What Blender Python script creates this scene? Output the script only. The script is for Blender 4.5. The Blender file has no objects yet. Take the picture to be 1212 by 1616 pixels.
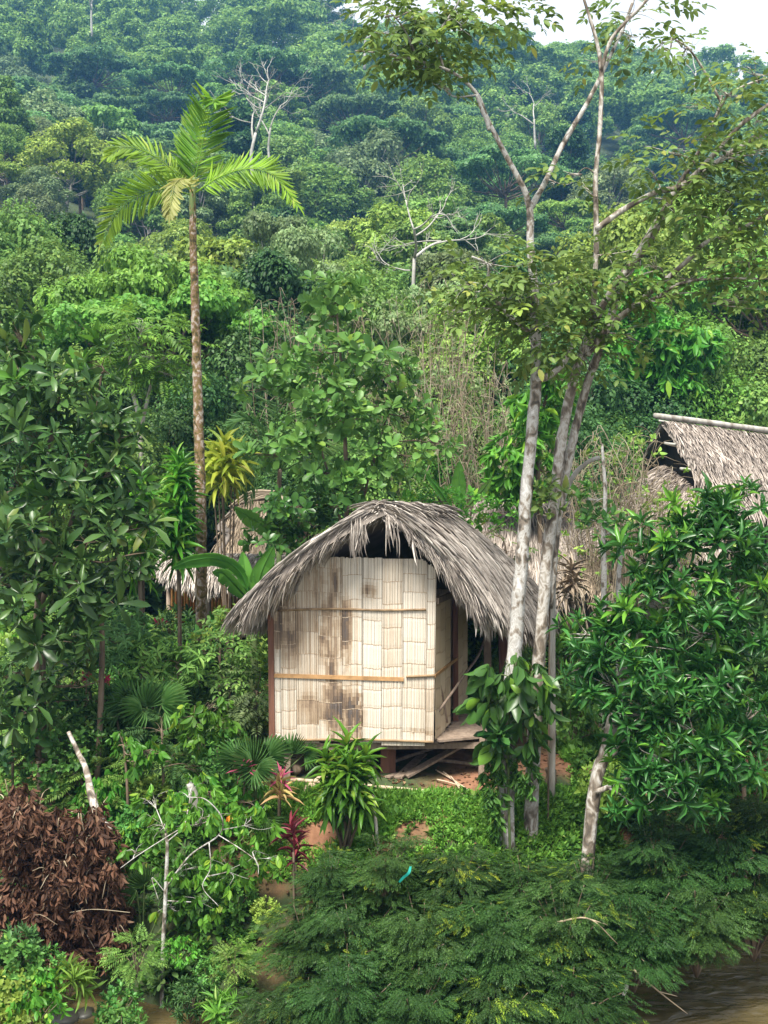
import bpy, math
import numpy as np

S = bpy.context.scene
COL = S.collection
F = 1700.0            # focal length in photo pixels
EYE = 4.7
HOR = 770.0           # photo row of the horizon
PITCH = math.atan((808.0 - HOR) / F)

# ------------------------------------------------------------------ camera, sky, sun
cam = bpy.data.cameras.new('camera')
cam.sensor_fit = 'VERTICAL'
cam.sensor_height = 24.0
cam.lens = 24.0 * F / 1616.0
cam.clip_start = 0.1
cam.clip_end = 2000
camo = bpy.data.objects.new('camera', cam)
COL.objects.link(camo)
camo.location = (0, 0, EYE)
camo.rotation_euler = (math.pi / 2 - PITCH, 0, 0)
S.camera = camo

SUN_EL, SUN_AZ = math.radians(60), math.radians(202)   # azimuth clockwise from +Y: behind the camera, to its left
w = bpy.data.worlds.new('World')
S.world = w
w.use_nodes = True
nt = w.node_tree
bg = nt.nodes['Background']
sky = nt.nodes.new('ShaderNodeTexSky')
sky.sky_type = 'NISHITA'
sky.sun_disc = False
sky.sun_elevation = SUN_EL
sky.sun_rotation = SUN_AZ
sky.dust_density = 3.0
mx = nt.nodes.new('ShaderNodeMixRGB')
mx.inputs[0].default_value = 0.72
mx.inputs[2].default_value = (13.6, 13.9, 14.2, 1)      # bright cloud cover over the blue
nt.links.new(sky.outputs[0], mx.inputs[1])
nt.links.new(mx.outputs[0], bg.inputs[0])
bg.inputs[1].default_value = 0.058

sl = bpy.data.lights.new('sun', 'SUN')
sl.energy = 5.0
sl.angle = math.radians(20)
sl.color = (1.0, 0.95, 0.86)
so = bpy.data.objects.new('sun', sl)
COL.objects.link(so)
so.location = (-20, -10, 60)
so.rotation_euler = (math.pi / 2 - SUN_EL, 0, -SUN_AZ + math.pi)

S.view_settings.view_transform = 'Standard'
S.view_settings.look = 'None'
S.view_settings.exposure = 1.1
S.view_settings.gamma = 1.0
S.render.engine = 'CYCLES'
c = S.cycles
c.use_denoising = True
c.max_bounces = 6
c.diffuse_bounces = 3
c.glossy_bounces = 2
c.transmission_bounces = 3
c.volume_bounces = 1
c.transparent_max_bounces = 6
c.sample_clamp_indirect = 6.0
c.use_fast_gi = False

# ------------------------------------------------------------------ maths helpers
CP, SP = math.cos(PITCH), math.sin(PITCH)


def at(px, py, Y):
    """The point at distance Y in front of the camera seen at photo pixel (px, py)."""
    dx, dy = (px - 606.0) / F, (808.0 - py) / F
    k = Y / (CP + dy * SP)
    return np.array([dx * k, Y, EYE + k * (dy * CP - SP)])


def pix(p):
    """Photo pixel of a world point (used for describing where things are)."""
    d = np.asarray(p, float) - np.array([0, 0, EYE])
    fw, up = d[1] * CP - d[2] * SP, d[1] * SP + d[2] * CP
    return 606 + F * d[0] / fw, 808 - F * up / fw


def unit(a):
    a = np.asarray(a, float)
    return a / np.maximum(np.linalg.norm(a, axis=-1, keepdims=True), 1e-9)


def smooth(t):
    t = np.clip(t, 0, 1)
    return t * t * (3 - 2 * t)


def vnoise(x, y, seed=0):
    """cheap value noise"""
    x = np.asarray(x, float); y = np.asarray(y, float)
    xi, yi = np.floor(x), np.floor(y)
    xf, yf = x - xi, y - yi
    xf, yf = xf * xf * (3 - 2 * xf), yf * yf * (3 - 2 * yf)

    def h(a, b):
        s = np.sin(a * 127.1 + b * 311.7 + seed * 74.7) * 43758.5453
        return s - np.floor(s)
    return (h(xi, yi) * (1 - xf) + h(xi + 1, yi) * xf) * (1 - yf) + (h(xi, yi + 1) * (1 - xf) + h(xi + 1, yi + 1) * xf) * yf


WATER = -2.25
HY = [38, 55, 85, 115, 135, 160, 300, 330, 400]
HL = [2.6, 6, 17, 35, 37, 42, 137, 139, 119]
HR = [2.6, 5, 13, 24, 26, 32, 107, 107, 90]


def g(x, y):
    """ground height"""
    x = np.asarray(x, float); y = np.asarray(y, float)
    sh = np.where(x > 1.6, np.minimum(0.62 * (x - 1.6), 2.6), 0) + np.where(x < -2.8, np.minimum(0.55 * (-2.8 - x), 1.6), 0)
    yy = y - sh
    z = np.where(yy > 16.4, 0.12 * (np.minimum(y, 38) - 16.4), 0)
    t = (16.4 - yy) / 3.2
    z = z - 2.75 * smooth(t)
    z = z - 0.06 * np.maximum(0, 16.4 - yy)
    u = np.clip(0.5 + 1.4 * x / np.maximum(y, 1), 0, 1)
    hz = np.interp(y, HY, HL) * (1 - u) + np.interp(y, HY, HR) * u
    wv = smooth((y - 36) / 20)
    hz = hz + wv * 4.0 * (vnoise(x / 22 + 3, y / 26, 5) - 0.5) * np.minimum(1, y / 100) * 2
    z = np.where(y > 38, hz, z)
    return z + 0.12 * (vnoise(x * 1.3, y * 1.3, 2) - 0.5) * np.where(y < 60, 1, 0)


# ------------------------------------------------------------------ mesh helpers
class MB:
    def __init__(self):
        self.v, self.f, self.t, self.n = [], {3: [], 4: []}, {3: [], 4: []}, 0

    def add(self, v, faces, tone=None):
        """faces: list of int arrays (m,3) or (m,4); tone: list of per-face floats"""
        v = np.asarray(v, float).reshape(-1, 3)
        for i, fa in enumerate(faces):
            fa = np.asarray(fa, int)
            if fa.size == 0:
                continue
            self.f[fa.shape[1]].append(fa + self.n)
            tn = np.zeros(len(fa)) if tone is None else np.broadcast_to(np.asarray(tone[i], float), (len(fa),))
            self.t[fa.shape[1]].append(tn)
        self.v.append(v)
        self.n += len(v)

    def T(self):
        return (np.concatenate(self.v), [np.concatenate(self.f[k]) for k in (3, 4) if self.f[k]])

    def mesh(self, name, mat, smooth_=True, off=None):
        me = bpy.data.meshes.new(name)
        v = np.concatenate(self.v)
        if off is not None:
            v = v - np.asarray(off)
        li, ls, tn, p = [], [], [], 0
        for k in (3, 4):
            if self.f[k]:
                fa = np.concatenate(self.f[k])
                li.append(fa.ravel())
                ls.append(p + np.arange(len(fa)) * k)
                p += fa.size
                tn.append(np.concatenate(self.t[k]))
        li, ls, tn = np.concatenate(li), np.concatenate(ls), np.concatenate(tn)
        me.vertices.add(len(v)); me.vertices.foreach_set('co', v.astype(np.float32).ravel())
        me.loops.add(len(li)); me.loops.foreach_set('vertex_index', li.astype(np.int32))
        me.polygons.add(len(ls)); me.polygons.foreach_set('loop_start', ls.astype(np.int32))
        me.polygons.foreach_set('use_smooth', np.full(len(ls), smooth_, dtype=bool))
        me.update(calc_edges=True)
        if np.any(tn != 0):
            a = me.attributes.new('tone', 'FLOAT', 'FACE')
            a.data.foreach_set('value', tn.astype(np.float32))
        me.materials.append(mat)
        return me

    def build(self, name, mat, parent=None, smooth_=True):
        off = None
        if parent is not None:
            off = np.array(top_loc(parent))
        o = bpy.data.objects.new(name, self.mesh(name, mat, smooth_, off))
        COL.objects.link(o)
        if parent is not None:
            o.parent = parent
        return o


def top_loc(o):
    while o.parent is not None:
        o = o.parent
    return o.location


def props(o, label=None, cat=None, group=None, kind=None):
    if label: o['label'] = label
    if cat: o['category'] = cat
    if group: o['group'] = group
    if kind: o['kind'] = kind
    return o


def thing(name, label, cat, loc, group=None):
    o = bpy.data.objects.new(name, None)
    o.empty_display_size = 0.1
    COL.objects.link(o)
    o.location = [float(a) for a in loc]
    return props(o, label, cat, group)


def inst(name, proto, loc, rz, s, label, cat, group, tilt=0.0):
    """one more individual of a kind: an Empty and its parts, sharing mesh data"""
    r = thing(name, label, cat, loc, group)
    r.rotation_euler = (tilt, 0, rz)
    r.scale = s if hasattr(s, '__len__') else (s, s, s)
    for pn, me in proto:
        o = bpy.data.objects.new(pn, me)
        COL.objects.link(o)
        o.parent = r
    return r


def box(mb, c, sx, sy, sz, ax=None, tone=0.0):
    """box centred at c; ax: 3x3 rows = local axes"""
    ax = np.eye(3) if ax is None else np.asarray(ax, float)
    q = np.array([[i, j, k] for i in (-.5, .5) for j in (-.5, .5) for k in (-.5, .5)]) * [sx, sy, sz]
    mb.add(np.asarray(c) + q @ ax, [np.array([[0, 1, 3, 2], [4, 6, 7, 5], [0, 4, 5, 1], [2, 3, 7, 6], [0, 2, 6, 4], [1, 5, 7, 3]])], [tone])


def beam(mb, a, b, wd, ht, up=(0, 0, 1), tone=0.0):
    a, b = np.asarray(a, float), np.asarray(b, float)
    d = unit(b - a)
    s = unit(np.cross(d, up)); u = np.cross(s, d)
    box(mb, (a + b) / 2, np.linalg.norm(b - a), wd, ht, np.array([d, s, u]), tone)


def spline(pts, n):
    """Catmull-Rom through pts (m,k) -> n samples"""
    p = np.asarray(pts, float)
    if len(p) < 3:
        t = np.linspace(0, 1, n)[:, None]
        return p[0] * (1 - t) + p[-1] * t
    q = np.vstack([2 * p[0] - p[1], p, 2 * p[-1] - p[-2]])
    ts = np.linspace(0, len(p) - 1 - 1e-9, n)
    i = ts.astype(int); f = (ts - i)[:, None]
    a, b, c_, d = q[i], q[i + 1], q[i + 2], q[i + 3]
    return 0.5 * (2 * b + (c_ - a) * f + (2 * a - 5 * b + 4 * c_ - d) * f ** 2 + (3 * b - a - 3 * c_ + d) * f ** 3)


def tube(mb, pts, rad, sides=7, seg=None, wob=0.0, rng=None, tone=0.0):
    p = np.asarray(pts, float)
    r = np.broadcast_to(np.asarray(rad, float), (len(p),)) if np.ndim(rad) else np.full(len(p), float(rad))
    if seg:
        q = spline(np.hstack([p, r[:, None]]), seg)
        p, r = q[:, :3], np.maximum(q[:, 3], 0.0015)
    n = len(p)
    t = unit(np.gradient(p, axis=0))
    ref = np.array([0.31, 0.93, 0.2])
    a = unit(np.cross(t, ref)); b = np.cross(t, a)
    ang = np.arange(sides) * 2 * math.pi / sides
    rr = r[:, None] * np.ones((n, sides))
    if wob and n > 20 and sides >= 8:
        rr = rr * (1 + .22 * (vnoise(np.arange(n)[:, None] * .55, np.arange(sides)[None] * .7, n) - .5))
    if wob and rng is not None:
        rr = rr * (1 + wob * rng.uniform(-1, 1, (n, sides)))
    v = p[:, None, :] + rr[..., None] * (a[:, None, :] * np.cos(ang)[None, :, None] + b[:, None, :] * np.sin(ang)[None, :, None])
    i = np.arange(n - 1)[:, None] * sides
    j = np.arange(sides)[None, :]; j2 = (j + 1) % sides
    f4 = np.stack([i + j, i + j2, i + sides + j2, i + sides + j], -1).reshape(-1, 4)
    vv = np.vstack([v.reshape(-1, 3), p[0], p[-1]])
    e0 = np.stack([np.full(sides, n * sides), j2[0], j[0]], -1)
    k = (n - 1) * sides
    e1 = np.stack([np.full(sides, n * sides + 1), k + j[0], k + j2[0]], -1)
    mb.add(vv, [np.vstack([e0, e1]), f4], [tone, tone])


def put(mb, T, pos, d, n, L, W=None, tone=None):
    """instances of template T (y along d, z towards n)"""
    V, Fs = T
    pos = np.asarray(pos, float).reshape(-1, 3)
    N = len(pos)
    if N == 0:
        return
    d = unit(np.broadcast_to(d, (N, 3))); n = np.broadcast_to(n, (N, 3)) + 1e-4
    x = unit(np.cross(d, n)); z = np.cross(x, d)
    L = np.broadcast_to(L, (N,)); W = L if W is None else np.broadcast_to(W, (N,))
    P = pos[:, None] + x[:, None] * (V[None, :, 0] * W[:, None])[..., None] + d[:, None] * (V[None, :, 1] * L[:, None])[..., None] + z[:, None] * (V[None, :, 2] * L[:, None])[..., None]
    k = len(V)
    o = (np.arange(N) * k)[:, None, None]
    fs = [(fa[None] + o).reshape(-1, fa.shape[1]) for fa in Fs]
    tn = None
    if tone is not None:
        tone = np.broadcast_to(tone, (N,))
        tn = [np.repeat(tone, len(fa)) for fa in Fs]
    mb.add(P.reshape(-1, 3), fs, tn)


def leafT(prof, fold=0.1, droop=0.2):
    v = [(0, 0, 0)]
    for y, wd in prof:
        z = -droop * y * y
        v += [(-wd / 2, y, z + fold * wd), (0, y, z), (wd / 2, y, z + fold * wd)]
    v.append((0, 1, -droop))
    f3 = [(0, 2, 1), (0, 3, 2)]
    f4 = []
    m = len(prof)
    for i in range(m - 1):
        a, b = 1 + 3 * i, 4 + 3 * i
        f4 += [(a, a + 1, b + 1, b), (a + 1, a + 2, b + 2, b + 1)]
    a, e = 1 + 3 * (m - 1), 1 + 3 * m
    f3 += [(a, a + 1, e), (a + 1, a + 2, e)]
    return (np.array(v, float), [np.array(f3)] + ([np.array(f4)] if f4 else []))


DIA = (np.array([(0, 0, 0), (.5, .5, .07), (0, 1, -.16), (-.5, .5, .07)]), [np.array([[0, 1, 2, 3]])])
OVAL = leafT([(.22, .72), (.55, 1.0), (.82, .6)], .1, .22)
OBOV = leafT([(.3, .5), (.65, 1.0), (.9, .72)], .08, .25)
LANC = leafT([(.25, .8), (.55, 1.0), (.8, .6)], .14, .28)
STRAP = leafT([(.2, .8), (.5, 1.0), (.8, .7)], .12, .55)
BLADE = leafT([(.4, 1.0), (.8, .7)], .06, .12)
HEART = leafT([(.06, .8), (.3, 1.0), (.7, .6)], .06, .3)


def ros(seed, k, leaf, lo, hi, L, W, stem=0.25):
    """rosette of k leaves about the y axis; inner leaves upright (lo), outer spread (hi)"""
    r = np.random.default_rng(seed)
    i = np.arange(k)
    phi = i * 2.39996 + r.uniform(-.3, .3, k)
    el = lo + (hi - lo) * (i / max(1, k - 1)) + r.uniform(-.15, .15, k)
    d = np.stack([np.sin(el) * np.cos(phi), np.cos(el), np.sin(el) * np.sin(phi)], -1)
    pos = np.zeros((k, 3)); pos[:, 1] = stem * (1 - i / k)
    n = np.tile([0., 1., 0.], (k, 1)) + r.uniform(-.25, .25, (k, 3))
    mb = MB()
    sc = r.uniform(.75, 1.15, k)
    put(mb, leaf, pos, d, n, L * sc, W * sc)
    return mb.T()


def spray(seed, k, leaf, L, W, ang=1.0, length=1.0, droop=0.15, jit=.15):
    """flat compound leaf along y, face up z, k pairs of leaflets"""
    r = np.random.default_rng(seed)
    t = (np.arange(k) + .8) / k
    mb = MB()
    for sg in (-1, 1):
        pos = np.stack([0 * t, t * length, -droop * t * t], -1)
        a = ang + r.uniform(-jit, jit, k)
        d = np.stack([sg * np.sin(a), np.cos(a), -.12 + r.uniform(-jit, jit, k)], -1)
        n = np.stack([r.uniform(-jit, jit, k), r.uniform(-jit, jit, k), np.ones(k)], -1)
        s = (1 - .55 * np.abs(t - .45) ** 1.5)
        put(mb, leaf, pos, d, n, L * s, W * s)
    put(mb, leaf, [[0, length, -droop]], [[0, 1, -.3]], [[0, 0, 1]], L, W)
    return mb.T()


def pend(seed, k, leaf, L, W):
    """drooping cluster (y axis = hanging direction)"""
    r = np.random.default_rng(seed)
    d = unit(np.stack([r.normal(0, .42, k), np.ones(k), r.normal(0, .42, k)], -1))
    pos = np.stack([r.normal(0, .08, k), r.uniform(-.2, .5, k), r.normal(0, .08, k)], -1)
    n = np.stack([r.normal(0, 1, k), r.normal(0, .2, k), r.normal(0, 1, k)], -1)
    mb = MB()
    put(mb, leaf, pos, d, n, L * r.uniform(.7, 1.1, k), W * r.uniform(.7, 1.1, k))
    return mb.T()


def shell(rng, c_, rad, n, lo=.5):
    """points in an ellipsoid biased to its outside, with outward directions"""
    d = unit(rng.normal(size=(n, 3)))
    r = rng.uniform(lo ** 3, 1, n) ** (1 / 3)
    return np.asarray(c_) + d * r[:, None] * np.asarray(rad), d


# ------------------------------------------------------------------ materials
def newmat(name):
    m = bpy.data.materials.new(name)
    m.use_nodes = True
    t = m.node_tree
    return m, t, t.nodes['Principled BSDF'], t.nodes.new, t.links.new


def ramp(t, stops):
    r = t.nodes.new('ShaderNodeValToRGB')
    e = r.color_ramp.elements
    while len(e) < len(stops):
        e.new(0.5)
    for el, (p, cc) in zip(e, stops):
        el.position = p
        el.color = (*cc, 1)
    return r


def noise(t, scale, detail=4, coord='Object', dist=0.0, vec=None):
    n = t.nodes.new('ShaderNodeTexNoise')
    n.inputs['Scale'].default_value = scale
    n.inputs['Detail'].default_value = detail
    n.inputs['Distortion'].default_value = dist
    if vec is None:
        tc = t.nodes.new('ShaderNodeTexCoord')
        vec = tc.outputs[coord]
    t.links.new(vec, n.inputs['Vector'])
    return n


def leafmat(name, dark, light, young=None, rough=.5, trans=.3, spec=.22, frac=.9, nscale=1.2):
    m, t, b, N, Lk = newmat(name)
    geo = N('ShaderNodeNewGeometry')
    st = [(0, dark), (frac * .9, light)]
    if young:
        st += [(frac, light), (1, young)]
    r = ramp(t, st)
    Lk(geo.outputs['Random Per Island'], r.inputs[0])
    nz = noise(t, nscale, 2)
    mr = N('ShaderNodeMapRange')
    mr.inputs[1].default_value, mr.inputs[2].default_value = .3, .7
    mr.inputs[3].default_value, mr.inputs[4].default_value = .72, 1.28
    Lk(nz.outputs['Fac'], mr.inputs[0])
    oi = N('ShaderNodeObjectInfo')
    mo = N('ShaderNodeMapRange')
    mo.inputs[3].default_value, mo.inputs[4].default_value = .78, 1.25
    Lk(oi.outputs['Random'], mo.inputs[0])
    mul = N('ShaderNodeMath'); mul.operation = 'MULTIPLY'
    Lk(mr.outputs[0], mul.inputs[0]); Lk(mo.outputs[0], mul.inputs[1])
    hs = N('ShaderNodeHueSaturation')
    mh = N('ShaderNodeMapRange')
    mh.inputs[3].default_value, mh.inputs[4].default_value = .485, .515
    n2 = N('ShaderNodeMath'); n2.operation = 'FRACT'
    n3 = N('ShaderNodeMath'); n3.operation = 'MULTIPLY'; n3.inputs[1].default_value = 7.31
    Lk(oi.outputs['Random'], n3.inputs[0]); Lk(n3.outputs[0], n2.inputs[0]); Lk(n2.outputs[0], mh.inputs[0])
    Lk(mh.outputs[0], hs.inputs['Hue'])
    Lk(mul.outputs[0], hs.inputs['Value'])
    Lk(r.outputs[0], hs.inputs['Color'])
    b.inputs['Roughness'].default_value = rough
    b.inputs['Specular IOR Level'].default_value = spec
    Lk(hs.outputs[0], b.inputs['Base Color'])
    tr = N('ShaderNodeBsdfTranslucent')
    h2 = N('ShaderNodeHueSaturation')
    h2.inputs['Hue'].default_value = .485
    h2.inputs['Value'].default_value = 1.5
    Lk(hs.outputs[0], h2.inputs['Color'])
    Lk(h2.outputs[0], tr.inputs['Color'])
    mxs = N('ShaderNodeMixShader')
    mxs.inputs[0].default_value = trans
    Lk(b.outputs[0], mxs.inputs[1]); Lk(tr.outputs[0], mxs.inputs[2])
    Lk(mxs.outputs[0], t.nodes['Material Output'].inputs['Surface'])
    return m


def barkmat(name, stops, scale=6, stretch=.35, rough=.85, bump=.4):
    m, t, b, N, Lk = newmat(name)
    tc = N('ShaderNodeTexCoord'); mp = N('ShaderNodeMapping')
    mp.inputs['Scale'].default_value = (1, 1, stretch)
    Lk(tc.outputs['Object'], mp.inputs[0])
    nz = noise(t, scale, 6, vec=mp.outputs[0], dist=.6)
    r = ramp(t, stops)
    Lk(nz.outputs['Fac'], r.inputs[0])
    Lk(r.outputs[0], b.inputs['Base Color'])
    b.inputs['Roughness'].default_value = rough
    bp = N('ShaderNodeBump'); bp.inputs['Strength'].default_value = bump; bp.inputs['Distance'].default_value = .02
    n2 = noise(t, scale * 5, 4, vec=mp.outputs[0])
    Lk(n2.outputs['Fac'], bp.inputs['Height']); Lk(bp.outputs[0], b.inputs['Normal'])
    return m


def randmat(name, stops, rough=.8, nscale=3, lo=.7, hi=1.25):
    """colour picked per strand, with a broad weathering noise"""
    m, t, b, N, Lk = newmat(name)
    geo = N('ShaderNodeNewGeometry')
    r = ramp(t, stops)
    Lk(geo.outputs['Random Per Island'], r.inputs[0])
    nz = noise(t, nscale, 4)
    mr = N('ShaderNodeMapRange')
    mr.inputs[1].default_value, mr.inputs[2].default_value = .3, .7
    mr.inputs[3].default_value, mr.inputs[4].default_value = lo, hi
    Lk(nz.outputs['Fac'], mr.inputs[0])
    hs = N('ShaderNodeHueSaturation')
    Lk(mr.outputs[0], hs.inputs['Value']); Lk(r.outputs[0], hs.inputs['Color'])
    Lk(hs.outputs[0], b.inputs['Base Color'])
    b.inputs['Roughness'].default_value = rough
    b.inputs['Specular IOR Level'].default_value = .2
    return m


def tonemat(name, stops, fine=60, rough=.6):
    """colour from the face attribute 'tone' plus fine grain"""
    m, t, b, N, Lk = newmat(name)
    at_ = N('ShaderNodeAttribute'); at_.attribute_name = 'tone'
    tc = N('ShaderNodeTexCoord'); mp = N('ShaderNodeMapping')
    mp.inputs['Scale'].default_value = (1, 1, .12)
    Lk(tc.outputs['Object'], mp.inputs[0])
    nz = noise(t, fine, 3, vec=mp.outputs[0])
    geo = N('ShaderNodeNewGeometry')
    m1 = N('ShaderNodeMath'); m1.operation = 'MULTIPLY_ADD'; m1.inputs[1].default_value = .22; 
    Lk(nz.outputs['Fac'], m1.inputs[0]); Lk(at_.outputs['Fac'], m1.inputs[2])
    m2 = N('ShaderNodeMath'); m2.operation = 'MULTIPLY_ADD'; m2.inputs[1].default_value = .12
    Lk(geo.outputs['Random Per Island'], m2.inputs[0]); Lk(m1.outputs[0], m2.inputs[2])
    m3 = N('ShaderNodeMath'); m3.operation = 'SUBTRACT'; m3.inputs[1].default_value = .17
    Lk(m2.outputs[0], m3.inputs[0])
    r = ramp(t, stops)
    Lk(m3.outputs[0], r.inputs[0])
    Lk(r.outputs[0], b.inputs['Base Color'])
    b.inputs['Roughness'].default_value = rough
    return m


M = {}
# leaves (base colours as seen in flat light)
M['wood_mid'] = leafmat('leaf mid green', (.06, .135, .026), (.14, .255, .052), (.21, .31, .07))
M['wood_yellow'] = leafmat('leaf yellow green', (.105, .18, .026), (.20, .305, .052), (.29, .35, .08))
M['wood_dark'] = leafmat('leaf dark green', (.025, .07, .022), (.06, .135, .035), (.09, .18, .045))
M['wood_grey'] = leafmat('leaf grey green', (.095, .15, .06), (.175, .25, .10), (.26, .32, .15))
M['wood_blue'] = leafmat('leaf cool green', (.055, .125, .04), (.115, .23, .07), (.17, .27, .08))
M['wood_bright'] = leafmat('leaf bright green', (0.053, 0.141, 0.018), (0.097, 0.229, 0.031), (0.158, 0.273, 0.044))
M['big_leaf'] = leafmat('big dull green leaf', (.022, .068, .016), (.055, .128, .028), (.13, .18, .035), rough=.35, spec=.3, trans=.22, frac=.96)
M['lance'] = leafmat('glossy lance leaf', (.020, .070, .014), (.046, .13, .025), (.11, .24, .025), rough=.33, spec=.3, trans=.22, frac=.9)
M['ovate'] = leafmat('fresh ovate leaf', (.05, .15, .03), (.11, .26, .055), (.19, .34, .05), rough=.4, trans=.3)
M['olive'] = leafmat('olive leaf', (.05, .095, .02), (.11, .175, .04), (.20, .22, .05), rough=.5, trans=.3, frac=.95)
M['feather'] = leafmat('feathery leaf', (.015, .047, .010), (.038, .094, .020), (.07, .13, .025), rough=.55, trans=.25, frac=.97)
M['feather_young'] = leafmat('young yellow feathery leaf', (.10, .17, .02), (.20, .26, .025), None, trans=.35)
M['cacao'] = leafmat('bright drooping leaf', (.05, .16, .02), (.10, .26, .03), (.22, .34, .03), rough=.4, trans=.35)
M['palm'] = leafmat('palm leaflet', (.10, .22, .02), (.19, .35, .03), (.30, .38, .08), trans=.4)
M['palm_pale'] = leafmat('pale palm leaflet', (.25, .30, .06), (.42, .45, .16), None, trans=.4)
M['fan'] = leafmat('fan palm leaf', (.06, .15, .035), (.11, .22, .06), None, trans=.3, rough=.4)
M['banana'] = leafmat('banana leaf', (.045, .13, .02), (.075, .19, .03), None, trans=.4, rough=.35)
M['dracaena'] = leafmat('strap leaf', (.035, .12, .015), (.09, .24, .02), (.24, .36, .05), trans=.3, rough=.35, frac=.8)
M['dracaena_gold'] = leafmat('golden strap leaf', (.18, .24, .03), (.36, .38, .05), (.5, .45, .10), trans=.35, rough=.4)
M['red_leaf'] = leafmat('dark red leaf', (0.070, 0.016, 0.018), (0.167, 0.026, 0.031), (0.264, 0.053, 0.044), trans=.25, rough=.4)
M['pink_leaf'] = leafmat('pink leaf', (.30, .05, .09), (.44, .09, .14), None, trans=.3)
M['cream_leaf'] = leafmat('cream striped leaf', (0.308, 0.290, 0.088), (0.440, 0.299, 0.141), None, trans=.3)
M['red_flower'] = leafmat('red flower', (0.194, 0.013, 0.026), (0.282, 0.018, 0.044), None, trans=.2)
M['orange_fruit'] = leafmat('orange old leaf', (.55, .16, .02), (.62, .28, .03), None, trans=.2)
M['dead_frond'] = leafmat('dead brown leaf', (.035, .018, .010), (.14, .07, .038), (.26, .17, .10), rough=.7, trans=.15, frac=.9)
M['grass'] = leafmat('grass blade', (.07, .17, .025), (.16, .31, .045), (.28, .34, .10), trans=.35, frac=.93)
M['cover'] = leafmat('ground cover leaf', (.03, .10, .02), (.07, .19, .03), (.16, .22, .04), trans=.3, frac=.95)
M['dry_twig'] = randmat('dry twig', [(0, (0.131, 0.098, 0.066)), (.6, (0.246, 0.197, 0.131)), (1, (0.344, 0.295, 0.221))])
M['pale_twig'] = randmat('pale twig', [(0, (0.246, 0.238, 0.205)), (1, (0.377, 0.369, 0.336))])
M['bark'] = barkmat('brown bark', [(.25, (.05, .035, .022)), (.55, (.14, .10, .065)), (.8, (.24, .21, .16))])
M['bark_pale'] = barkmat('pale bark', [(.3, (0.139, 0.115, 0.090)), (.5, (0.295, 0.279, 0.246)), (.75, (0.451, 0.443, 0.410))], scale=4)
M['bark_white'] = barkmat('white lichen bark', [(.33, (0.057, 0.049, 0.037)), (.42, (0.180, 0.148, 0.115)), (.47, (0.271, 0.254, 0.230)), (.52, (0.410, 0.402, 0.377)), (.58, (0.295, 0.279, 0.254)), (.66, (0.476, 0.467, 0.451)), (.8, (0.541, 0.533, 0.517))], scale=9, stretch=.7)
M['bark_dark'] = barkmat('dark mottled bark', [(.33, (.05, .04, .03)), (.45, (.15, .12, .09)), (.52, (.30, .27, .23)), (.58, (.44, .42, .39)), (.64, (.25, .22, .18)), (.75, (.5, .48, .45))], scale=8, stretch=.6)
M['bark_palm'] = barkmat('mossy palm bark', [(.36, (0.041, 0.033, 0.010)), (.46, (0.139, 0.098, 0.025)), (.54, (0.180, 0.107, 0.066)), (.62, (0.328, 0.287, 0.238))], scale=12, stretch=.8)
M['stem_green'] = barkmat('green stem', [(.3, (.05, .09, .02)), (.7, (.12, .16, .05))], scale=8)
M['thatch'] = randmat('grey thatch', [(0, (.26, .225, .195)), (.4, (.41, .365, .325)), (.8, (.53, .48, .43)), (1, (.64, .59, .53))], nscale=2.6, lo=.74, hi=1.2)
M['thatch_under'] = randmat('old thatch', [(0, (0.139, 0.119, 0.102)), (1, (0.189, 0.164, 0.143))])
M['thatch_brown'] = randmat('brown thatch', [(0, (0.156, 0.131, 0.111)), (.5, (0.279, 0.238, 0.205)), (1, (0.410, 0.361, 0.320))], nscale=1.2)
M['thatch_tan'] = randmat('tan thatch', [(0, (0.164, 0.127, 0.090)), (.5, (0.295, 0.234, 0.168)), (1, (0.410, 0.344, 0.262))], nscale=1.5)
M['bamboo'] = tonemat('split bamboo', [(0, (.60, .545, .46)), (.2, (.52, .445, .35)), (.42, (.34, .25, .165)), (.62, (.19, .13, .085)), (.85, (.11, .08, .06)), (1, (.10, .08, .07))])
M['bamboo_tan'] = tonemat('browner bamboo', [(0, (.50, .40, .27)), (.4, (.36, .26, .16)), (.8, (.16, .10, .06)), (1, (.10, .06, .04))])  # deeper, browner tones than the front wall, for side and rear walls
M['bamboo_orange'] = randmat('orange bamboo', [(0, (.28, .10, .025)), (.5, (.46, .19, .05)), (1, (.56, .28, .09))], nscale=4)
M['rail'] = randmat('split cane rail', [(0, (0.295, 0.164, 0.070)), (1, (0.410, 0.246, 0.115))], nscale=9, rough=.5)
M['rail_dark'] = randmat('weathered cane rail', [(0, (.16, .10, .055)), (1, (.30, .21, .12))], nscale=9)
M['timber_red'] = barkmat('red brown timber', [(.3, (.085, .035, .022)), (.7, (.19, .085, .05))], scale=12, stretch=.1)
M['timber'] = barkmat('weathered timber', [(.3, (0.139, 0.098, 0.070)), (.7, (0.279, 0.213, 0.160))], scale=14, stretch=.3)
M['timber_pale'] = barkmat('pale cut timber', [(.3, (0.295, 0.213, 0.139)), (.7, (0.492, 0.394, 0.287))], scale=10, stretch=.3)
M['white_pole'] = barkmat('peeled white pole', [(.35, (0.328, 0.246, 0.148)), (.5, (0.508, 0.476, 0.394)), (.8, (0.590, 0.566, 0.492))], scale=5)
M['dark_in'] = barkmat('dark board and gable shade', [(.3, (.02, .014, .01)), (.7, (.05, .035, .025))], scale=10, stretch=.2)  # near-black boards; on the right house's gable the colour stands for shade


def pinkbrown(m):
    return m


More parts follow.
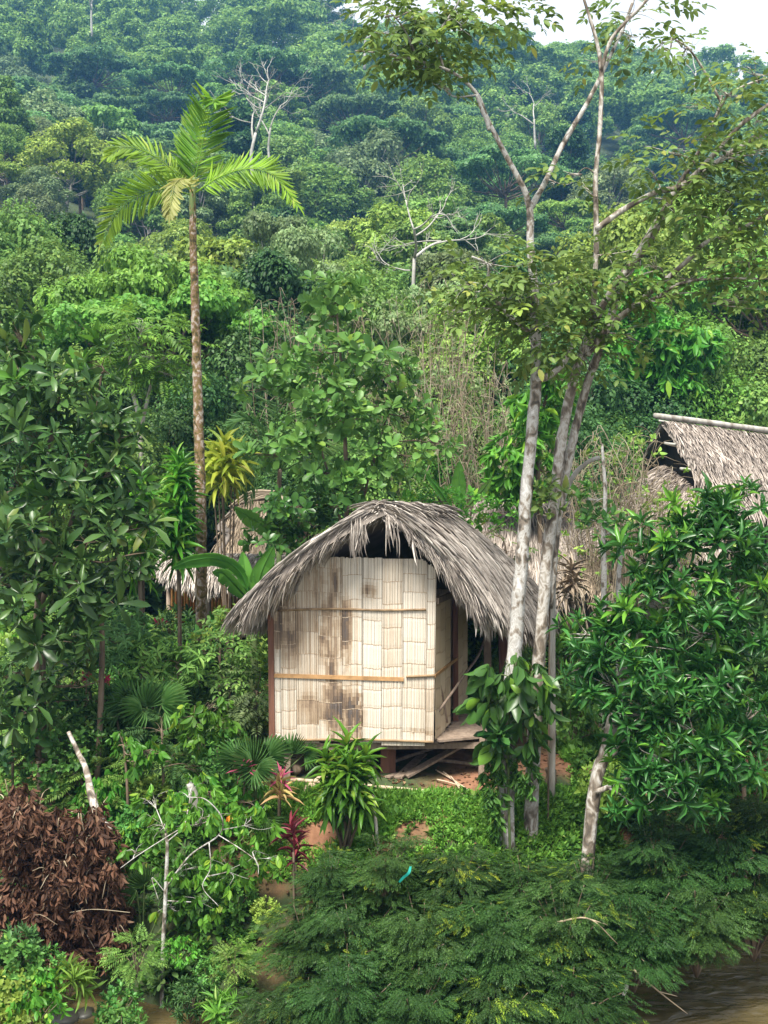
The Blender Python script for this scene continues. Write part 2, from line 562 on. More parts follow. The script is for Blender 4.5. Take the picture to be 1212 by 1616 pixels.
def groundmat():
    m, t, b, N, Lk = newmat('red soil and moss')
    n1 = noise(t, .55, 6, dist=.5)
    n2 = noise(t, 7, 6)
    r1 = ramp(t, [(.2, (.12, .055, .028)), (.55, (.20, .095, .05)), (.85, (.28, .15, .085))])
    Lk(n2.outputs['Fac'], r1.inputs[0])
    r2 = ramp(t, [(.25, (.018, .028, .010)), (.7, (.045, .07, .02))])
    Lk(n2.outputs['Fac'], r2.inputs[0])
    fac = ramp(t, [(.42, (0, 0, 0)), (.56, (1, 1, 1))])
    Lk(n1.outputs['Fac'], fac.inputs[0])
    tc = N('ShaderNodeTexCoord'); sx = N('ShaderNodeSeparateXYZ'); Lk(tc.outputs['Object'], sx.inputs[0])
    gt = N('ShaderNodeMath'); gt.operation = 'GREATER_THAN'; gt.inputs[1].default_value = 34; Lk(sx.outputs['Y'], gt.inputs[0])
    mxm = N('ShaderNodeMath'); mxm.operation = 'MAXIMUM'; Lk(fac.outputs[0], mxm.inputs[0]); Lk(gt.outputs[0], mxm.inputs[1])
    mxx = N('ShaderNodeMixRGB')
    Lk(mxm.outputs[0], mxx.inputs[0]); Lk(r1.outputs[0], mxx.inputs[1]); Lk(r2.outputs[0], mxx.inputs[2])
    Lk(mxx.outputs[0], b.inputs['Base Color'])
    b.inputs['Roughness'].default_value = .95
    bp = N('ShaderNodeBump'); bp.inputs['Strength'].default_value = .6; bp.inputs['Distance'].default_value = .05
    Lk(n2.outputs['Fac'], bp.inputs['Height']); Lk(bp.outputs[0], b.inputs['Normal'])
    return m


def watermat():
    m, t, b, N, Lk = newmat('muddy river water')
    tc = N('ShaderNodeTexCoord'); mp = N('ShaderNodeMapping')
    mp.inputs['Scale'].default_value = (.7, 1.5, 1)
    mp.inputs['Rotation'].default_value = (0, 0, -.25)
    Lk(tc.outputs['Object'], mp.inputs[0])
    n1 = noise(t, 1.3, 6, vec=mp.outputs[0], dist=1.0)
    r = ramp(t, [(.3, (.055, .043, .017)), (.6, (.095, .074, .032)), (.8, (.17, .14, .08))])
    Lk(n1.outputs['Fac'], r.inputs[0]); Lk(r.outputs[0], b.inputs['Base Color'])
    b.inputs['Roughness'].default_value = .09
    b.inputs['Specular IOR Level'].default_value = .35
    bp = N('ShaderNodeBump'); bp.inputs['Strength'].default_value = .5; bp.inputs['Distance'].default_value = .12
    n2 = noise(t, 2.6, 5, vec=mp.outputs[0], dist=.8)
    Lk(n2.outputs['Fac'], bp.inputs['Height']); Lk(bp.outputs[0], b.inputs['Normal'])
    return m


M['ground'] = groundmat()
M['water'] = watermat()

# ------------------------------------------------------------------ ground, hills, river
def sheet(name, xs, ys, fz, mat):
    X, Y = np.meshgrid(xs, ys)
    Z = fz(X, Y)
    v = np.stack([X, Y, Z], -1).reshape(-1, 3)
    nx, ny = len(xs), len(ys)
    i = np.arange(ny - 1)[:, None] * nx + np.arange(nx - 1)[None]
    f = np.stack([i, i + 1, i + nx + 1, i + nx], -1).reshape(-1, 4)
    mb = MB(); mb.add(v, [f])
    return props(mb.build(name, mat), kind='structure')


xs = np.concatenate([np.linspace(-260, -16, 50), np.linspace(-15, 15, 121), np.linspace(16, 260, 50)])
ys = np.concatenate([np.linspace(-8, 7.5, 8), np.linspace(8, 24, 80), np.linspace(24.5, 44, 36), np.linspace(46, 420, 130)])
sheet('ground', xs, ys, g, M['ground'])
mb = MB()
mb.add([(-60, -8, WATER), (60, -8, WATER), (60, 22, WATER), (-60, 22, WATER)], [[[0, 1, 2, 3]]])
props(mb.build('river_water', M['water']), kind='structure')

# haze: the damp air that turns the far slopes blue
HAZE = 0.00045
m, t, b, N, Lk = newmat('damp air')
t.nodes.remove(b)
pv = N('ShaderNodeVolumePrincipled')
pv.inputs['Color'].default_value = (.20, .50, 1.0, 1)
pv.inputs['Density'].default_value = HAZE
pv.inputs['Anisotropy'].default_value = .2
Lk(pv.outputs[0], t.nodes['Material Output'].inputs['Volume'])
mb = MB()
box(mb, (0, 208, 90), 540, 436, 190)
props(mb.build('haze', m, smooth_=False), kind='stuff')

# ------------------------------------------------------------------ thatch
def ruled(ridge, eave, ns, nt_, bulge):
    """surface between a ridge curve and an eave curve; returns S(s,t), grid"""
    r = spline(ridge, ns); e = spline(eave, ns)
    tt = np.linspace(0, 1, nt_)
    P = r[:, None] * (1 - tt)[None, :, None] + e[:, None] * tt[None, :, None]
    gs = np.gradient(P, axis=0); gt = np.gradient(P, axis=1)
    n = unit(np.cross(gs, gt))
    n = np.where(n[..., 2:3] < 0, -n, n)
    n = unit(n + np.array([0, 0, .02]))
    P = P + n * (bulge * np.sin(math.pi * tt) ** .8)[None, :, None]
    return P, n


def samp(P, s, t_):
    ns, nt_ = P.shape[:2]
    a = np.clip(s, 0, 1) * (ns - 1.001); b = np.clip(t_, 0, 1) * (nt_ - 1.001)
    i, j = a.astype(int), b.astype(int)
    fa, fb = (a - i)[:, None], (b - j)[:, None]
    return (P[i, j] * (1 - fa) + P[i + 1, j] * fa) * (1 - fb) + (P[i, j + 1] * (1 - fa) + P[i + 1, j + 1] * fa) * fb


def roof(parent, ridge, eave, seed, mat, bulge=.15, thick=.14, n=6000, L=(.45, .85), W=(.018, .04), fringe=900, verge=0, droop=.25, name='roof', nfr=(.25, .5)):
    rng = np.random.default_rng(seed)
    P, Nn = ruled(ridge, eave, 60, 16, bulge)
    ns, nt_ = P.shape[:2]
    mb = MB()
    out = P - Nn * .03
    inn = P - Nn * thick
    i = np.arange(ns - 1)[:, None] * nt_ + np.arange(nt_ - 1)[None]
    f = np.stack([i, i + 1, i + nt_ + 1, i + nt_], -1).reshape(-1, 4)
    K = ns * nt_
    mb_v = np.vstack([out.reshape(-1, 3), inn.reshape(-1, 3)])
    rim = []
    for a in range(ns - 1):
        for c0 in (0, nt_ - 1):
            p, q = a * nt_ + c0, (a + 1) * nt_ + c0
            rim.append((p, q, q + K, p + K))
    for c0 in (0, ns - 1):
        for a in range(nt_ - 1):
            p, q = c0 * nt_ + a, c0 * nt_ + a + 1
            rim.append((p, q, q + K, p + K))
    mb.add(mb_v, [np.vstack([f, f[:, ::-1] + K, np.array(rim)])])
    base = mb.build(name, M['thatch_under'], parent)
    # strands
    mb = MB()
    # arc-length aware sampling along s
    ln = np.linalg.norm(np.diff(P[:, nt_ * 2 // 3], axis=0), axis=1)
    cum = np.concatenate([[0], np.cumsum(ln)]); cum /= cum[-1]
    s = np.interp(rng.uniform(0, 1, n), cum, np.linspace(0, 1, ns))
    t_ = rng.uniform(-.04, .97, n) ** 1.0
    p = samp(P, s, t_); nn = samp(Nn, s, t_)
    d = unit(samp(P, s, np.clip(t_, 0, .97) + .03) - samp(P, s, np.clip(t_, 0, .97)))
    clump = vnoise(s * 40, t_ * 7, seed) - .5
    side = unit(np.cross(d, nn))
    dd = unit(d + side * (rng.normal(0, .12, n) + clump * .35)[:, None] + nn * rng.uniform(-.02, .08, n)[:, None])
    put(mb, BLADE, p + nn * rng.uniform(-.01, .05, n)[:, None], dd, nn + side * rng.normal(0, .35, n)[:, None], rng.uniform(*L, n), rng.uniform(*W, n))
    # eave fringe
    k = fringe
    s = np.interp(rng.uniform(0, 1, k), cum, np.linspace(0, 1, ns))
    t_ = rng.uniform(.86, 1.0, k)
    p = samp(P, s, t_); nn = samp(Nn, s, t_)
    d = unit(samp(P, s, t_ * 0 + .99) - samp(P, s, t_ * 0 + .93))
    clump = vnoise(s * 60, t_ * 0, seed + 3)
    dd = unit(d + np.array([0, 0, -.55]) * rng.uniform(.2, 1.4, k)[:, None] + rng.normal(0, .13, (k, 3)))
    put(mb, BLADE, p - nn * rng.uniform(-.02, thick, k)[:, None], dd, nn + rng.normal(0, .3, (k, 3)), rng.uniform(*nfr, k) * (.6 + .8 * clump), rng.uniform(*W, k))
    # gable edges
    if verge:
        for end in (0, 1):
            k = verge
            t_ = rng.uniform(0, 1, k)
            s = np.abs(end - rng.uniform(0, .035, k))
            p = samp(P, s, t_); nn = samp(Nn, s, t_)
            tc_ = np.clip(t_, 0, .95)
            d = unit(samp(P, s, tc_ + .05) - samp(P, s, tc_))
            s2 = np.full(k, .06 if end == 0 else .94)
            outw = unit(samp(P, np.full(k, float(end)), t_) - samp(P, s2, t_))
            clump = vnoise(t_ * 22, t_ * 0 + end * 9, seed + 5)
            hang = rng.uniform(.1, 1.0, k)
            dd = unit(d * .9 + outw * .22 + np.array([0, 0, -1.]) * hang[:, None] + rng.normal(0, .1, (k, 3)))
            put(mb, BLADE, p - nn * rng.uniform(-.04, thick, k)[:, None] + outw * rng.uniform(0, .04, k)[:, None], dd, outw + nn * .5 + rng.normal(0, .3, (k, 3)), rng.uniform(.2, .55, k) * (.5 + .75 * clump) * np.minimum(1.1, .10 + 1.7 * t_), rng.uniform(*W, k))
    mb.build('thatch', M[mat], base)
    return base


# ------------------------------------------------------------------ the bamboo hut on stilts
ZF = 0.77
A = np.array([-1.73, 16.87, ZF]); B = np.array([.776, 16.70, ZF]); C_ = np.array([1.47, 19.10, ZF]); D = np.array([-1.04, 19.27, ZF])
E_ = np.array([1.60, 17.0, ZF]); F_ = np.array([2.28, 19.45, ZF])
hut = thing('bamboo_hut', 'small stilt hut of pale split bamboo panels under a grey thatched roof', 'hut', (A + C_) / 2 * [1, 1, 0])
UZ = np.array([0, 0, 1.])


def slat_wall(name, p0, p1, z0, ztop, cols, seed, mat, nslat=9, stain=None, lean=0.0, parent=hut):
    """vertical split-bamboo boards between p0 and p1; cols: fractions; ztop(u): height"""
    rng = np.random.default_rng(seed)
    ax = p1 - p0; Ld = np.linalg.norm(ax); ax = ax / Ld
    nrm = np.array([ax[1], -ax[0], 0])
    mb = MB()
    for ci in range(len(cols) - 1):
        a, bb = cols[ci], cols[ci + 1]
        base_t = rng.uniform(-.03, .19)
        off = rng.uniform(0, .012)
        top = max(ztop(a), ztop(bb), ztop((a + bb) / 2)) + rng.uniform(-.04, .02)
        bot = z0 + rng.uniform(-.03, .02)
        # node rows of this board
        zs = [bot]
        z = bot + rng.uniform(.12, .34)
        while z < top - .12:
            zs.append(z); z += rng.uniform(.27, .40)
        zs.append(top)
        k = max(3, int(round(nslat * (bb - a) * Ld / .3)))
        ed = np.sort(np.concatenate([[0, 1], (np.arange(1, k) + rng.uniform(-.3, .3, k - 1)) / k]))
        cell = rng.uniform(-.05, .08, len(zs)) + (rng.uniform(0, 1, len(zs)) < .14) * .09
        for si in range(k):
            u0, u1 = a + (bb - a) * ed[si], a + (bb - a) * ed[si + 1]
            gap = (.0012 if 0 < si < k - 1 else .0032) / Ld
            u0, u1 = u0 + gap, u1 - gap
            st = rng.uniform(-.03, .05) + (rng.uniform() < .06) * .15
            dz = rng.uniform(-.004, .004) + .007 * math.sin(5 * ed[si] + 9 * ci)
            zs[-1] = max(zs[-2] + .03, min(top, ztop((u0 + u1) / 2) + rng.uniform(-.02, .02)))
            for zi in range(len(zs) - 1):
                za, zb = zs[zi], zs[zi + 1]
                if zi > 0: za += dz
                if zi < len(zs) - 2: zb += dz
                wobx = rng.uniform(-.0015, .0015)
                sub = np.linspace(za, zb, 7)
                rows = []
                for q, zz in enumerate(sub):
                    bul = .0 if q in (0, 6) else .004
                    ln_ = lean * (zz - z0)
                    for u in (u0, u1):
                        um = u + (ln_ * (u - .5))
                        pt = p0 + ax * (um * Ld + wobx) + nrm * (off + bul + .006) + UZ * (zz - p0[2])
                        rows.append(pt)
                rows = np.array(rows)
                mid = (rows[::2] + rows[1::2]) / 2 + nrm * .004
                v = np.vstack([rows, mid])
                f = []; tn = []
                for q in range(6):
                    zc = (sub[q] + sub[q + 1]) / 2
                    f += [(2 * q, 14 + q, 15 + q, 2 * q + 2), (14 + q, 2 * q + 1, 2 * q + 3, 15 + q)]
                    x = base_t + cell[zi] + st
                    if stain is not None:
                        x += stain((u0 + u1) / 2, zc, rng)
                    tn += [x, x]
                mb.add(v, [np.array(f)], [np.array(tn)])
                if zi > 0:   # node ridge
                    pa = rows[0] + nrm * .003; pb = rows[1] + nrm * .003
                    box(mb, (pa + pb) / 2, np.linalg.norm(pb - pa), .008, .011, np.array([ax, nrm, UZ]), .34 + base_t * .4 + st)
    o = mb.build(name, M[mat], parent, smooth_=False)
    return o


XF = [0, .05, .146, .286, .43, .555, .675, .800, .945, 1.0]


def front_top(u):
    return float(np.interp(u, [0, .1, .22, .36, .5, .8, .9, 1.0], [3.08, 3.34, 3.58, 3.62, 3.62, 3.62, 3.60, 3.46]))


def front_stain(u, z, rng):
    v = 0
    for cu, cz, su, sz, a in ((.37, 1.25, .08, .55, .46), (.50, 1.12, .05, .40, .55), (.34, 2.35, .06, .7, .42), (.45, 2.5, .035, .6, .40), (.10, 2.5, .07, .45, .26), (.60, 3.1, .05, .12, .35), (.22, 1.35, .05, .14, .15), (.27, 3.2, .06, .3, .20), (.03, 2.5, .03, .4, .3), (.9, .9, .09, .05, .2), (.40, 3.3, .05, .3, .22)):
        v += a * math.exp(-((u - cu) / su) ** 2 - ((z - cz) / sz) ** 2)
    n = float(.6 * vnoise(u * 38, z * 5.5, 9) + .4 * vnoise(u * 90, z * 14, 19)); n2 = float(vnoise(u * 16, z * 2.2, 4))
    v = v * (.35 + 2.1 * n * (.5 + n2)) + .10 * max(0, n2 - .45)
    if .515 < u < .56 and .8 < z < 1.5 and rng.uniform() < .6:
        v += .16
    return v


slat_wall('front_wall', A, B, ZF - .06, front_top, XF, 3, 'bamboo', nslat=13, stain=front_stain, lean=.012)
# inner board behind the cane so no light comes through
mb = MB()
ax = unit(B - A)
for u0, u1 in zip(np.linspace(0, .96, 13)[:-1], np.linspace(0, .96, 13)[1:]):
    hgt = front_top((u0 + u1) / 2) - .12 - ZF
    box(mb, A + ax * 2.5 * (u0 + u1) / 2 + np.array([0.0, .03, hgt / 2]), 2.5 * (u1 - u0) - .002, .02, hgt, np.array([ax, np.cross(UZ, ax), UZ]))
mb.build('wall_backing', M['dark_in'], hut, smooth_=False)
slat_wall('side_wall', B + unit(C_ - B) * .02, B + (C_ - B) * .44, ZF + .02, lambda u: 3.0, [0, .33, .66, 1], 5, 'bamboo_tan', nslat=12)
slat_wall('side_wall', B + (C_ - B) * .58, C_, ZF + .02, lambda u: 2.9, [0, .3, .62, 1], 6, 'bamboo_tan', nslat=12)
slat_wall('rear_wall', C_, D, ZF, lambda u: 2.9, [0, .25, .5, .75, 1], 7, 'bamboo_tan', nslat=5)
slat_wall('side_wall', D, A, ZF, lambda u: 2.9, [0, .25, .5, .75, 1], 8, 'bamboo_tan', nslat=5)
# rails across the front
nf = np.array([ax[1], -ax[0], 0])


def onwall(px, py, out=.03):
    d = at(px, py, 10) - np.array([0, 0, EYE])
    k = np.dot(A + nf * out - np.array([0, 0, EYE]), nf) / np.dot(d, nf)
    return np.array([0, 0, EYE]) + d * k


def rail(pts, r, mat, seed):
    rng = np.random.default_rng(seed)
    mb = MB()
    tube(mb, [onwall(*p) for p in pts], r, 7, 24, .12, rng)
    return mb.build('cross_rail', M[mat], hut)


rail([(438, 963), (520, 961), (600, 963), (672, 962)], .018, 'rail_dark', 1)
mb = MB(); beam(mb, onwall(433, 1066), onwall(637, 1072), .02, .062, UZ); mb.build('cross_rail', M['rail'], hut, smooth_=False)
rail([(641, 1068), (665, 1067), (686, 1066)], .02, 'rail_dark', 2)
rail([(470, 1168), (560, 1167), (600, 1168), (684, 1171)], .02, 'rail_dark', 3)
mb = MB(); beam(mb, onwall(686, 1067, .02), B + (C_ - B) * .58 + np.array([.06, 0, 1.06]), .025, .05); mb.build('cross_rail', M['rail'], hut, smooth_=False)
# corner and door posts
for p, hgt, wd in ((A + np.array([-.03, .0, 0]), 2.35, .09), (D, 2.3, .09)):
    mb = MB(); beam(mb, p + UZ * -.05, p + UZ * hgt + np.array([-.02, 0, 0]), wd, wd, (0, 1, 0)); mb.build('corner_post', M['timber_red'], hut, smooth_=False)
dp = B + (C_ - B) * .58
mb = MB(); beam(mb, dp + np.array([.03, 0, .0]), dp + np.array([.02, 0, 2.25]), .09, .09, (0, 1, 0)); mb.build('door_post', M['timber_red'], hut, smooth_=False)
mb = MB(); beam(mb, B + np.array([.05, .05, 2.17]), C_ + np.array([.05, 0, 2.17]), .06, .09); mb.build('door_lintel', M['timber'], hut, smooth_=False)
# floor, platform, joists
rng = np.random.default_rng(11)
mb = MB()
sd = unit(C_ - B); fx = unit(np.array([sd[1], -sd[0], 0]))
nb = 9
for i in range(nb):
    k0, k1 = i / nb, (i + 1) / nb
    p = lambda k: B + (C_ - B) * k
    q = lambda k: E_ + (F_ - E_) * k
    a, bb = p((k0 + k1) / 2), q((k0 + k1) / 2)
    e = rng.uniform(-.04, .05)
    beam(mb, a + UZ * (rng.uniform(0, .006) - .02), bb + unit(bb - a) * e + UZ * (rng.uniform(0, .006) - .02), np.linalg.norm(C_ - B) / nb - .006, .035)
mb.build('platform', M['timber'], hut, smooth_=False)
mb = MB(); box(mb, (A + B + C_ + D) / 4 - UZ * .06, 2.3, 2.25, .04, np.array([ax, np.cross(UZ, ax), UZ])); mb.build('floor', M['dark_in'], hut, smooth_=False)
for a, bb in ((A, B), ((A + D) / 2, (B + C_) / 2), (D, C_)):
    mb = MB(); beam(mb, a - UZ * .14, bb + (E_ - B) * .98 - UZ * .14 if bb is B else bb - UZ * .14, .09, .10); mb.build('floor_joist', M['timber'], hut, smooth_=False)
mb = MB(); beam(mb, E_ + np.array([0, 0, -.08]), F_ - UZ * .08, .05, .1); mb.build('floor_joist', M['timber'], hut, smooth_=False)
# stilts
for px, Y, wd, mt, zt in ((453, 16.95, .10, 'timber', .62), (483, 17.6, .09, 'timber', .62), (517, 18.6, .11, 'timber', .62), (612, 17.25, .24, 'timber_red', .62), (664, 18.9, .10, 'timber', .62), (690, 18.9, .09, 'timber', .62), (733, 18.9, .10, 'timber', .62)):
    q = at(px, 1180, Y); gz = float(g(q[0], Y))
    mb = MB(); beam(mb, (q[0], Y, gz - .12), (q[0] + .01, Y, zt + .05), wd, wd * .8, (0, 1, 0)); mb.build('stilt', M[mt], hut, smooth_=False)
q = at(761, 1160, 16.95); q2 = at(757, 1282, 16.85)
mb = MB(); beam(mb, q2 - UZ * .2, q + UZ * .02, .085, .07, (0, 1, 0)); mb.build('stilt', M['timber'], hut, smooth_=False)
for px0, px1, Y in ((768, 770, 19.25), (792, 796, 19.35)):
    a = at(px0, 940, Y); bb = at(px1, 1115, Y); bb[2] = ZF
    mb = MB(); beam(mb, bb, a + UZ * .1, .13 if px0 == 768 else .16, .10, (0, 1, 0)); mb.build('porch_post', M['timber' if px0 == 768 else 'timber_red'], hut, smooth_=False)
mb = MB(); tube(mb, [at(771, 985, 19.2), at(757, 1030, 18.4), at(735, 1062, 17.8), at(712, 1095, 17.2), at(690, 1125, 16.95)], .022, 6, 20); mb.build('brace', M['timber'], hut)
mb = MB(); tube(mb, [at(690, 1062, 17.0), at(700, 1105, 17.2), at(706, 1140, 17.3)], .018, 6, 12); mb.build('brace', M['timber'], hut)
# roof
R0 = at(600, 801, 16.25); R1 = at(690, 806, 19.3)
ridge = [R0, (R0 + R1) / 2, R1, R1 + [.05, .25, -.03], R1 + [.05, .25, -.03], R1, R1 * .9 + R0 * .1, (R0 + R1) / 2, R0]
eave = [at(388, 950, 16.2), (-1.75, 19.4, 2.45), (-.6, 21.8, 2.3), (.9, 22.3, 2.3), (2.5, 22.0, 2.25), at(860, 950, 20.3), at(834, 972, 18.4), at(790, 960, 17.2), at(752, 942, 16.2)]
roof(hut, ridge, eave, 21, 'thatch', bulge=.13, n=56000, fringe=6500, verge=3200, L=(.25, .8), W=(.005, .014), nfr=(.22, .48))
# strands hanging over the gable opening and a ridge cap
rng = np.random.default_rng(5)
mb = MB()
n = 80
px = rng.choice([556, 563, 571, 614, 622, 650], n, p=[.22, .25, .22, .14, .11, .06]) + rng.normal(0, 3, n)
pos = np.array([at(a, b_, 16.2) for a, b_ in zip(px, rng.uniform(806, 830, n) + np.abs(px - 600) * .25)])
put(mb, BLADE, pos, np.array([0, -.05, -1.]) + rng.normal(0, .09, (n, 3)), np.array([0, -1., .2]) + rng.normal(0, .4, (n, 3)), rng.uniform(.2, .55, n), rng.uniform(.008, .02, n))
n = 1500
k = rng.uniform(.05, 1.02, n)
pos = R0 + (R1 - R0) * k[:, None] + rng.normal(0, .05, (n, 3)) * [1, 1, .4] + UZ * .07
sg = rng.choice([-1, 1], n)
sdv = unit(np.cross(R1 - R0, UZ))
put(mb, BLADE, pos, sdv * (sg * rng.uniform(.3, 1, n))[:, None] + unit(R1 - R0) * rng.normal(-.1, .5, n)[:, None] + UZ * rng.uniform(-.5, .0, n)[:, None], UZ + rng.normal(0, .3, (n, 3)), rng.uniform(.25, .6, n), rng.uniform(.009, .022, n))
mb.build('ridge_thatch', M['thatch'], hut)

# ------------------------------------------------------------------ the other thatched houses
# left, behind the palm: two-tiered roof over an orange cane wall
Yb = 26.0
q = at(360, 980, Yb)
hb = thing('thatched_house', 'two-tiered tan thatched house with an orange cane wall behind the tall palm', 'house', (q[0], Yb, float(g(q[0], Yb))))
cx = q[0]
p = lambda px, py, Y: at(px, py, Y)
roof(hb, [p(374, 792, 26.5), p(400, 780, 26.5), p(432, 783, 26.5)], [p(318, 905, 24.6), p(385, 915, 24.4), p(500, 905, 24.8)], 31, 'thatch_tan', bulge=-.12, n=6500, L=(.3, .7), W=(.02, .05), fringe=500)
roof(hb, [p(432, 783, 26.5), p(400, 780, 26.6), p(374, 792, 26.5)], [p(500, 905, 24.8), (cx + .5, 29.2, 2.6), p(318, 905, 24.6)], 35, 'thatch_tan', bulge=-.1, n=1500, L=(.3, .7), W=(.02, .05), fringe=100)
roof(hb, [p(284, 880, 25.2), p(340, 876, 24.5), p(480, 878, 24.6)], [p(250, 892, 24.6), p(320, 915, 23.7), p(470, 912, 23.9)], 32, 'thatch', bulge=.14, n=3800, L=(.25, .5), W=(.02, .045), fringe=1500, name='porch_roof', nfr=(.18, .36))
mb = MB(); rng = np.random.default_rng(3)
for i in range(34):
    u = i / 33
    a = p(268 + 160 * u, 985, 25.0); a[2] = float(g(a[0], 25)) + .2
    tube(mb, [a, [a[0] + rng.normal(0, .01), 25.0, p(270, 905, 25)[2] - .1]], .035, 6)
mb.build('cane_wall', M['bamboo_orange'], hb)
mb = MB()
for a, bb in ((266, 985), (330, 985), (392, 985)):
    q2 = p(a, bb, 24.3); tube(mb, [(q2[0], 24.3, float(g(q2[0], 24.3)) - .1), (q2[0], 24.3, p(a, 925, 24.3)[2])], .05, 7)
mb.build('post', M['timber'], hb)
mb = MB()
for i in range(9):
    a = p(352 + i * 10, 786 + abs(i - 4) * 1.2, 26.35)
    tube(mb, [p(362 + i * 7, 800 - i * 2, 26.3), p(395 + i * 7, 776 + i, 26.3), p(440, 776 + i * 3.5, 26.25)], .03, 5, 8)
mb.build('ridge_cap', M['thatch_tan'], hb)

# right: long brown thatched house with a pole along the ridge
q = at(1150, 900, 30)
hr = thing('thatched_house', 'long brown thatched house with a bamboo pole laid along its ridge', 'house', (q[0], 30, float(g(q[0], 30))))
a0, a1 = p(1046, 664, 31.0), p(1330, 702, 33.5)
b0, b1 = p(1132, 800, 27.2), p(1420, 840, 29.7)
roof(hr, [a0, (a0 + a1) / 2, a1], [b0, (b0 + b1) / 2, b1], 41, 'thatch_brown', bulge=.12, n=9500, L=(.35, .8), W=(.022, .05), fringe=600, verge=700)
bk0, bk1 = a0 + (a0 - b0) * [.75, 1, -1] * [1, 1, 1], a1 + (a1 - b1) * [.75, 1, -1]
bk0[2], bk1[2] = b0[2], b1[2]
roof(hr, [a1, (a0 + a1) / 2, a0], [bk1, (bk0 + bk1) / 2, bk0], 42, 'thatch_brown', bulge=.12, n=1800, L=(.35, .8), W=(.022, .05), fringe=100, verge=200)
mb = MB(); tube(mb, [p(1033, 656, 30.95), p(1120, 667, 31.6), p(1215, 680, 32.4), p(1340, 695, 33.5)], .085, 8, 24, .05, rng); mb.build('ridge_pole', M['bark_pale'], hr)
mb = MB(); tube(mb, [p(1060, 672, 30.8), p(1160, 684, 31.7), p(1330, 706, 33.4)], .035, 6, 20); tube(mb, [p(1040, 664, 30.9), p(1130, 678, 31.6)], .03, 6, 20); mb.build('ridge_pole', M['pale_twig'], hr)
gi = unit(a1 - a0) * .5
gv = np.array([a0 + gi - UZ * .15, b0 + gi - UZ * .15, bk0 + gi - UZ * .15]); gv = np.vstack([gv, gv + unit(a1 - a0) * .04])
mb = MB(); mb.add(gv, [[[0, 1, 2], [3, 5, 4]], [[0, 1, 4, 3], [1, 2, 5, 4], [2, 0, 3, 5]]]); mb.build('gable_shade_panel', M['dark_in'], hr, smooth_=False)  # near-black panel added to stand for the shade inside the open gable
for u in (.25, .55):
    q3 = a0 * (1 - u) + b0 * u; q4 = q3 + unit(a0 - a1) * .35
    mb = MB(); tube(mb, [q4 - UZ * .12, q3 + unit(a1 - a0) * 1.0 - UZ * .12], .04, 6); mb.build('purlin', M['pale_twig'], hr)
# shaggy end: lower hipped thatch on the gable side
roof(hr, [p(1128, 798, 27.6), p(1105, 776, 28.6), p(1075, 752, 30.0), p(1052, 735, 31.2)], [p(1140, 905, 25.6), p(1040, 890, 25.6), p(930, 858, 27.5), p(905, 830, 30.5)], 43, 'thatch_brown', bulge=.1, n=5200, L=(.35, .8), W=(.022, .05), fringe=700, name='hip_roof')
mb = MB()
for u in np.linspace(0, 1, 14):
    a = p(950 + 60 * u, 880, 28.5); tube(mb, [(a[0], 28.5, float(g(a[0], 28.5)) - .1), (a[0], 28.5, 4.0)], .05, 5)
mb.build('cane_wall', M['timber'], hr)
mb = MB()
for u in np.linspace(0, 1, 12):
    a = b0 * (1 - u) + b1 * u + np.array([.8, 1.2, 0]); tube(mb, [(a[0], a[1], float(g(a[0], a[1])) - .1), (a[0], a[1], b0[2] + .4)], .05, 5)
mb.build('cane_wall', M['timber'], hr)

# low shelter in front of it
q = at(955, 985, 24)
hs_ = thing('open_shelter', 'low open shelter with a shaggy tan thatch on posts beside the white trunks', 'shelter', (q[0], 24, float(g(q[0], 24))))
roof(hs_, [p(925, 890, 24.6), p(965, 886, 24.6), p(1010, 892, 24.6)], [p(908, 922, 23.6), p(960, 930, 23.4), p(1020, 925, 23.6)], 51, 'thatch_tan', bulge=.1, n=1800, L=(.25, .5), W=(.02, .045), fringe=900, nfr=(.2, .4))
roof(hs_, [p(1010, 892, 24.6), p(965, 886, 24.6), p(925, 890, 24.6)], [p(1012, 905, 26.0), p(965, 905, 26.2), p(922, 905, 26.0)], 52, 'thatch_tan', bulge=.1, n=500, L=(.25, .5), W=(.02, .045), fringe=200)
for px in (928, 972, 1008):
    mb = MB(); a = p(px, 920, 24.0); tube(mb, [(a[0], 24, float(g(a[0], 24)) - .1), (a[0], 24, a[2] + .05)], .06, 7); mb.build('post', M['timber'], hs_)
mb = MB(); beam(mb, p(930, 962, 24), p(1012, 966, 24), .1, .12); mb.build('rail', M['timber'], hs_, smooth_=False)

# grey roof between the hut and the white trunks
q = at(850, 960, 25)
hm = thing('thatched_house', 'grey thatched house half hidden behind the pair of white-barked trunks', 'house', (q[0], 25, float(g(q[0], 25))))
roof(hm, [p(740, 795, 26.0), p(805, 784, 26.0), p(900, 792, 26.0)], [p(700, 940, 23.6), p(805, 948, 23.4), p(925, 930, 23.8)], 61, 'thatch_brown', bulge=.15, n=5200, L=(.3, .7), W=(.02, .045), fringe=900)
roof(hm, [p(900, 792, 26.0), p(805, 784, 26.0), p(740, 795, 26.0)], [p(920, 880, 28.6), p(805, 880, 28.8), p(720, 880, 28.6)], 62, 'thatch_brown', bulge=.15, n=900, L=(.3, .7), W=(.02, .045), fringe=100)
mb = MB(); tube(mb, [p(770, 792, 25.8), p(840, 790, 25.8), p(895, 795, 25.8)], .05, 7, 10); mb.build('ridge_pole', M['pale_twig'], hm)
for px in (740, 800, 860, 905):
    mb = MB(); a = p(px, 930, 24.6); tube(mb, [(a[0], 24.6, float(g(a[0], 24.6)) - .1), (a[0], 24.6, a[2] + .1)], .07, 7); mb.build('post', M['timber'], hm)

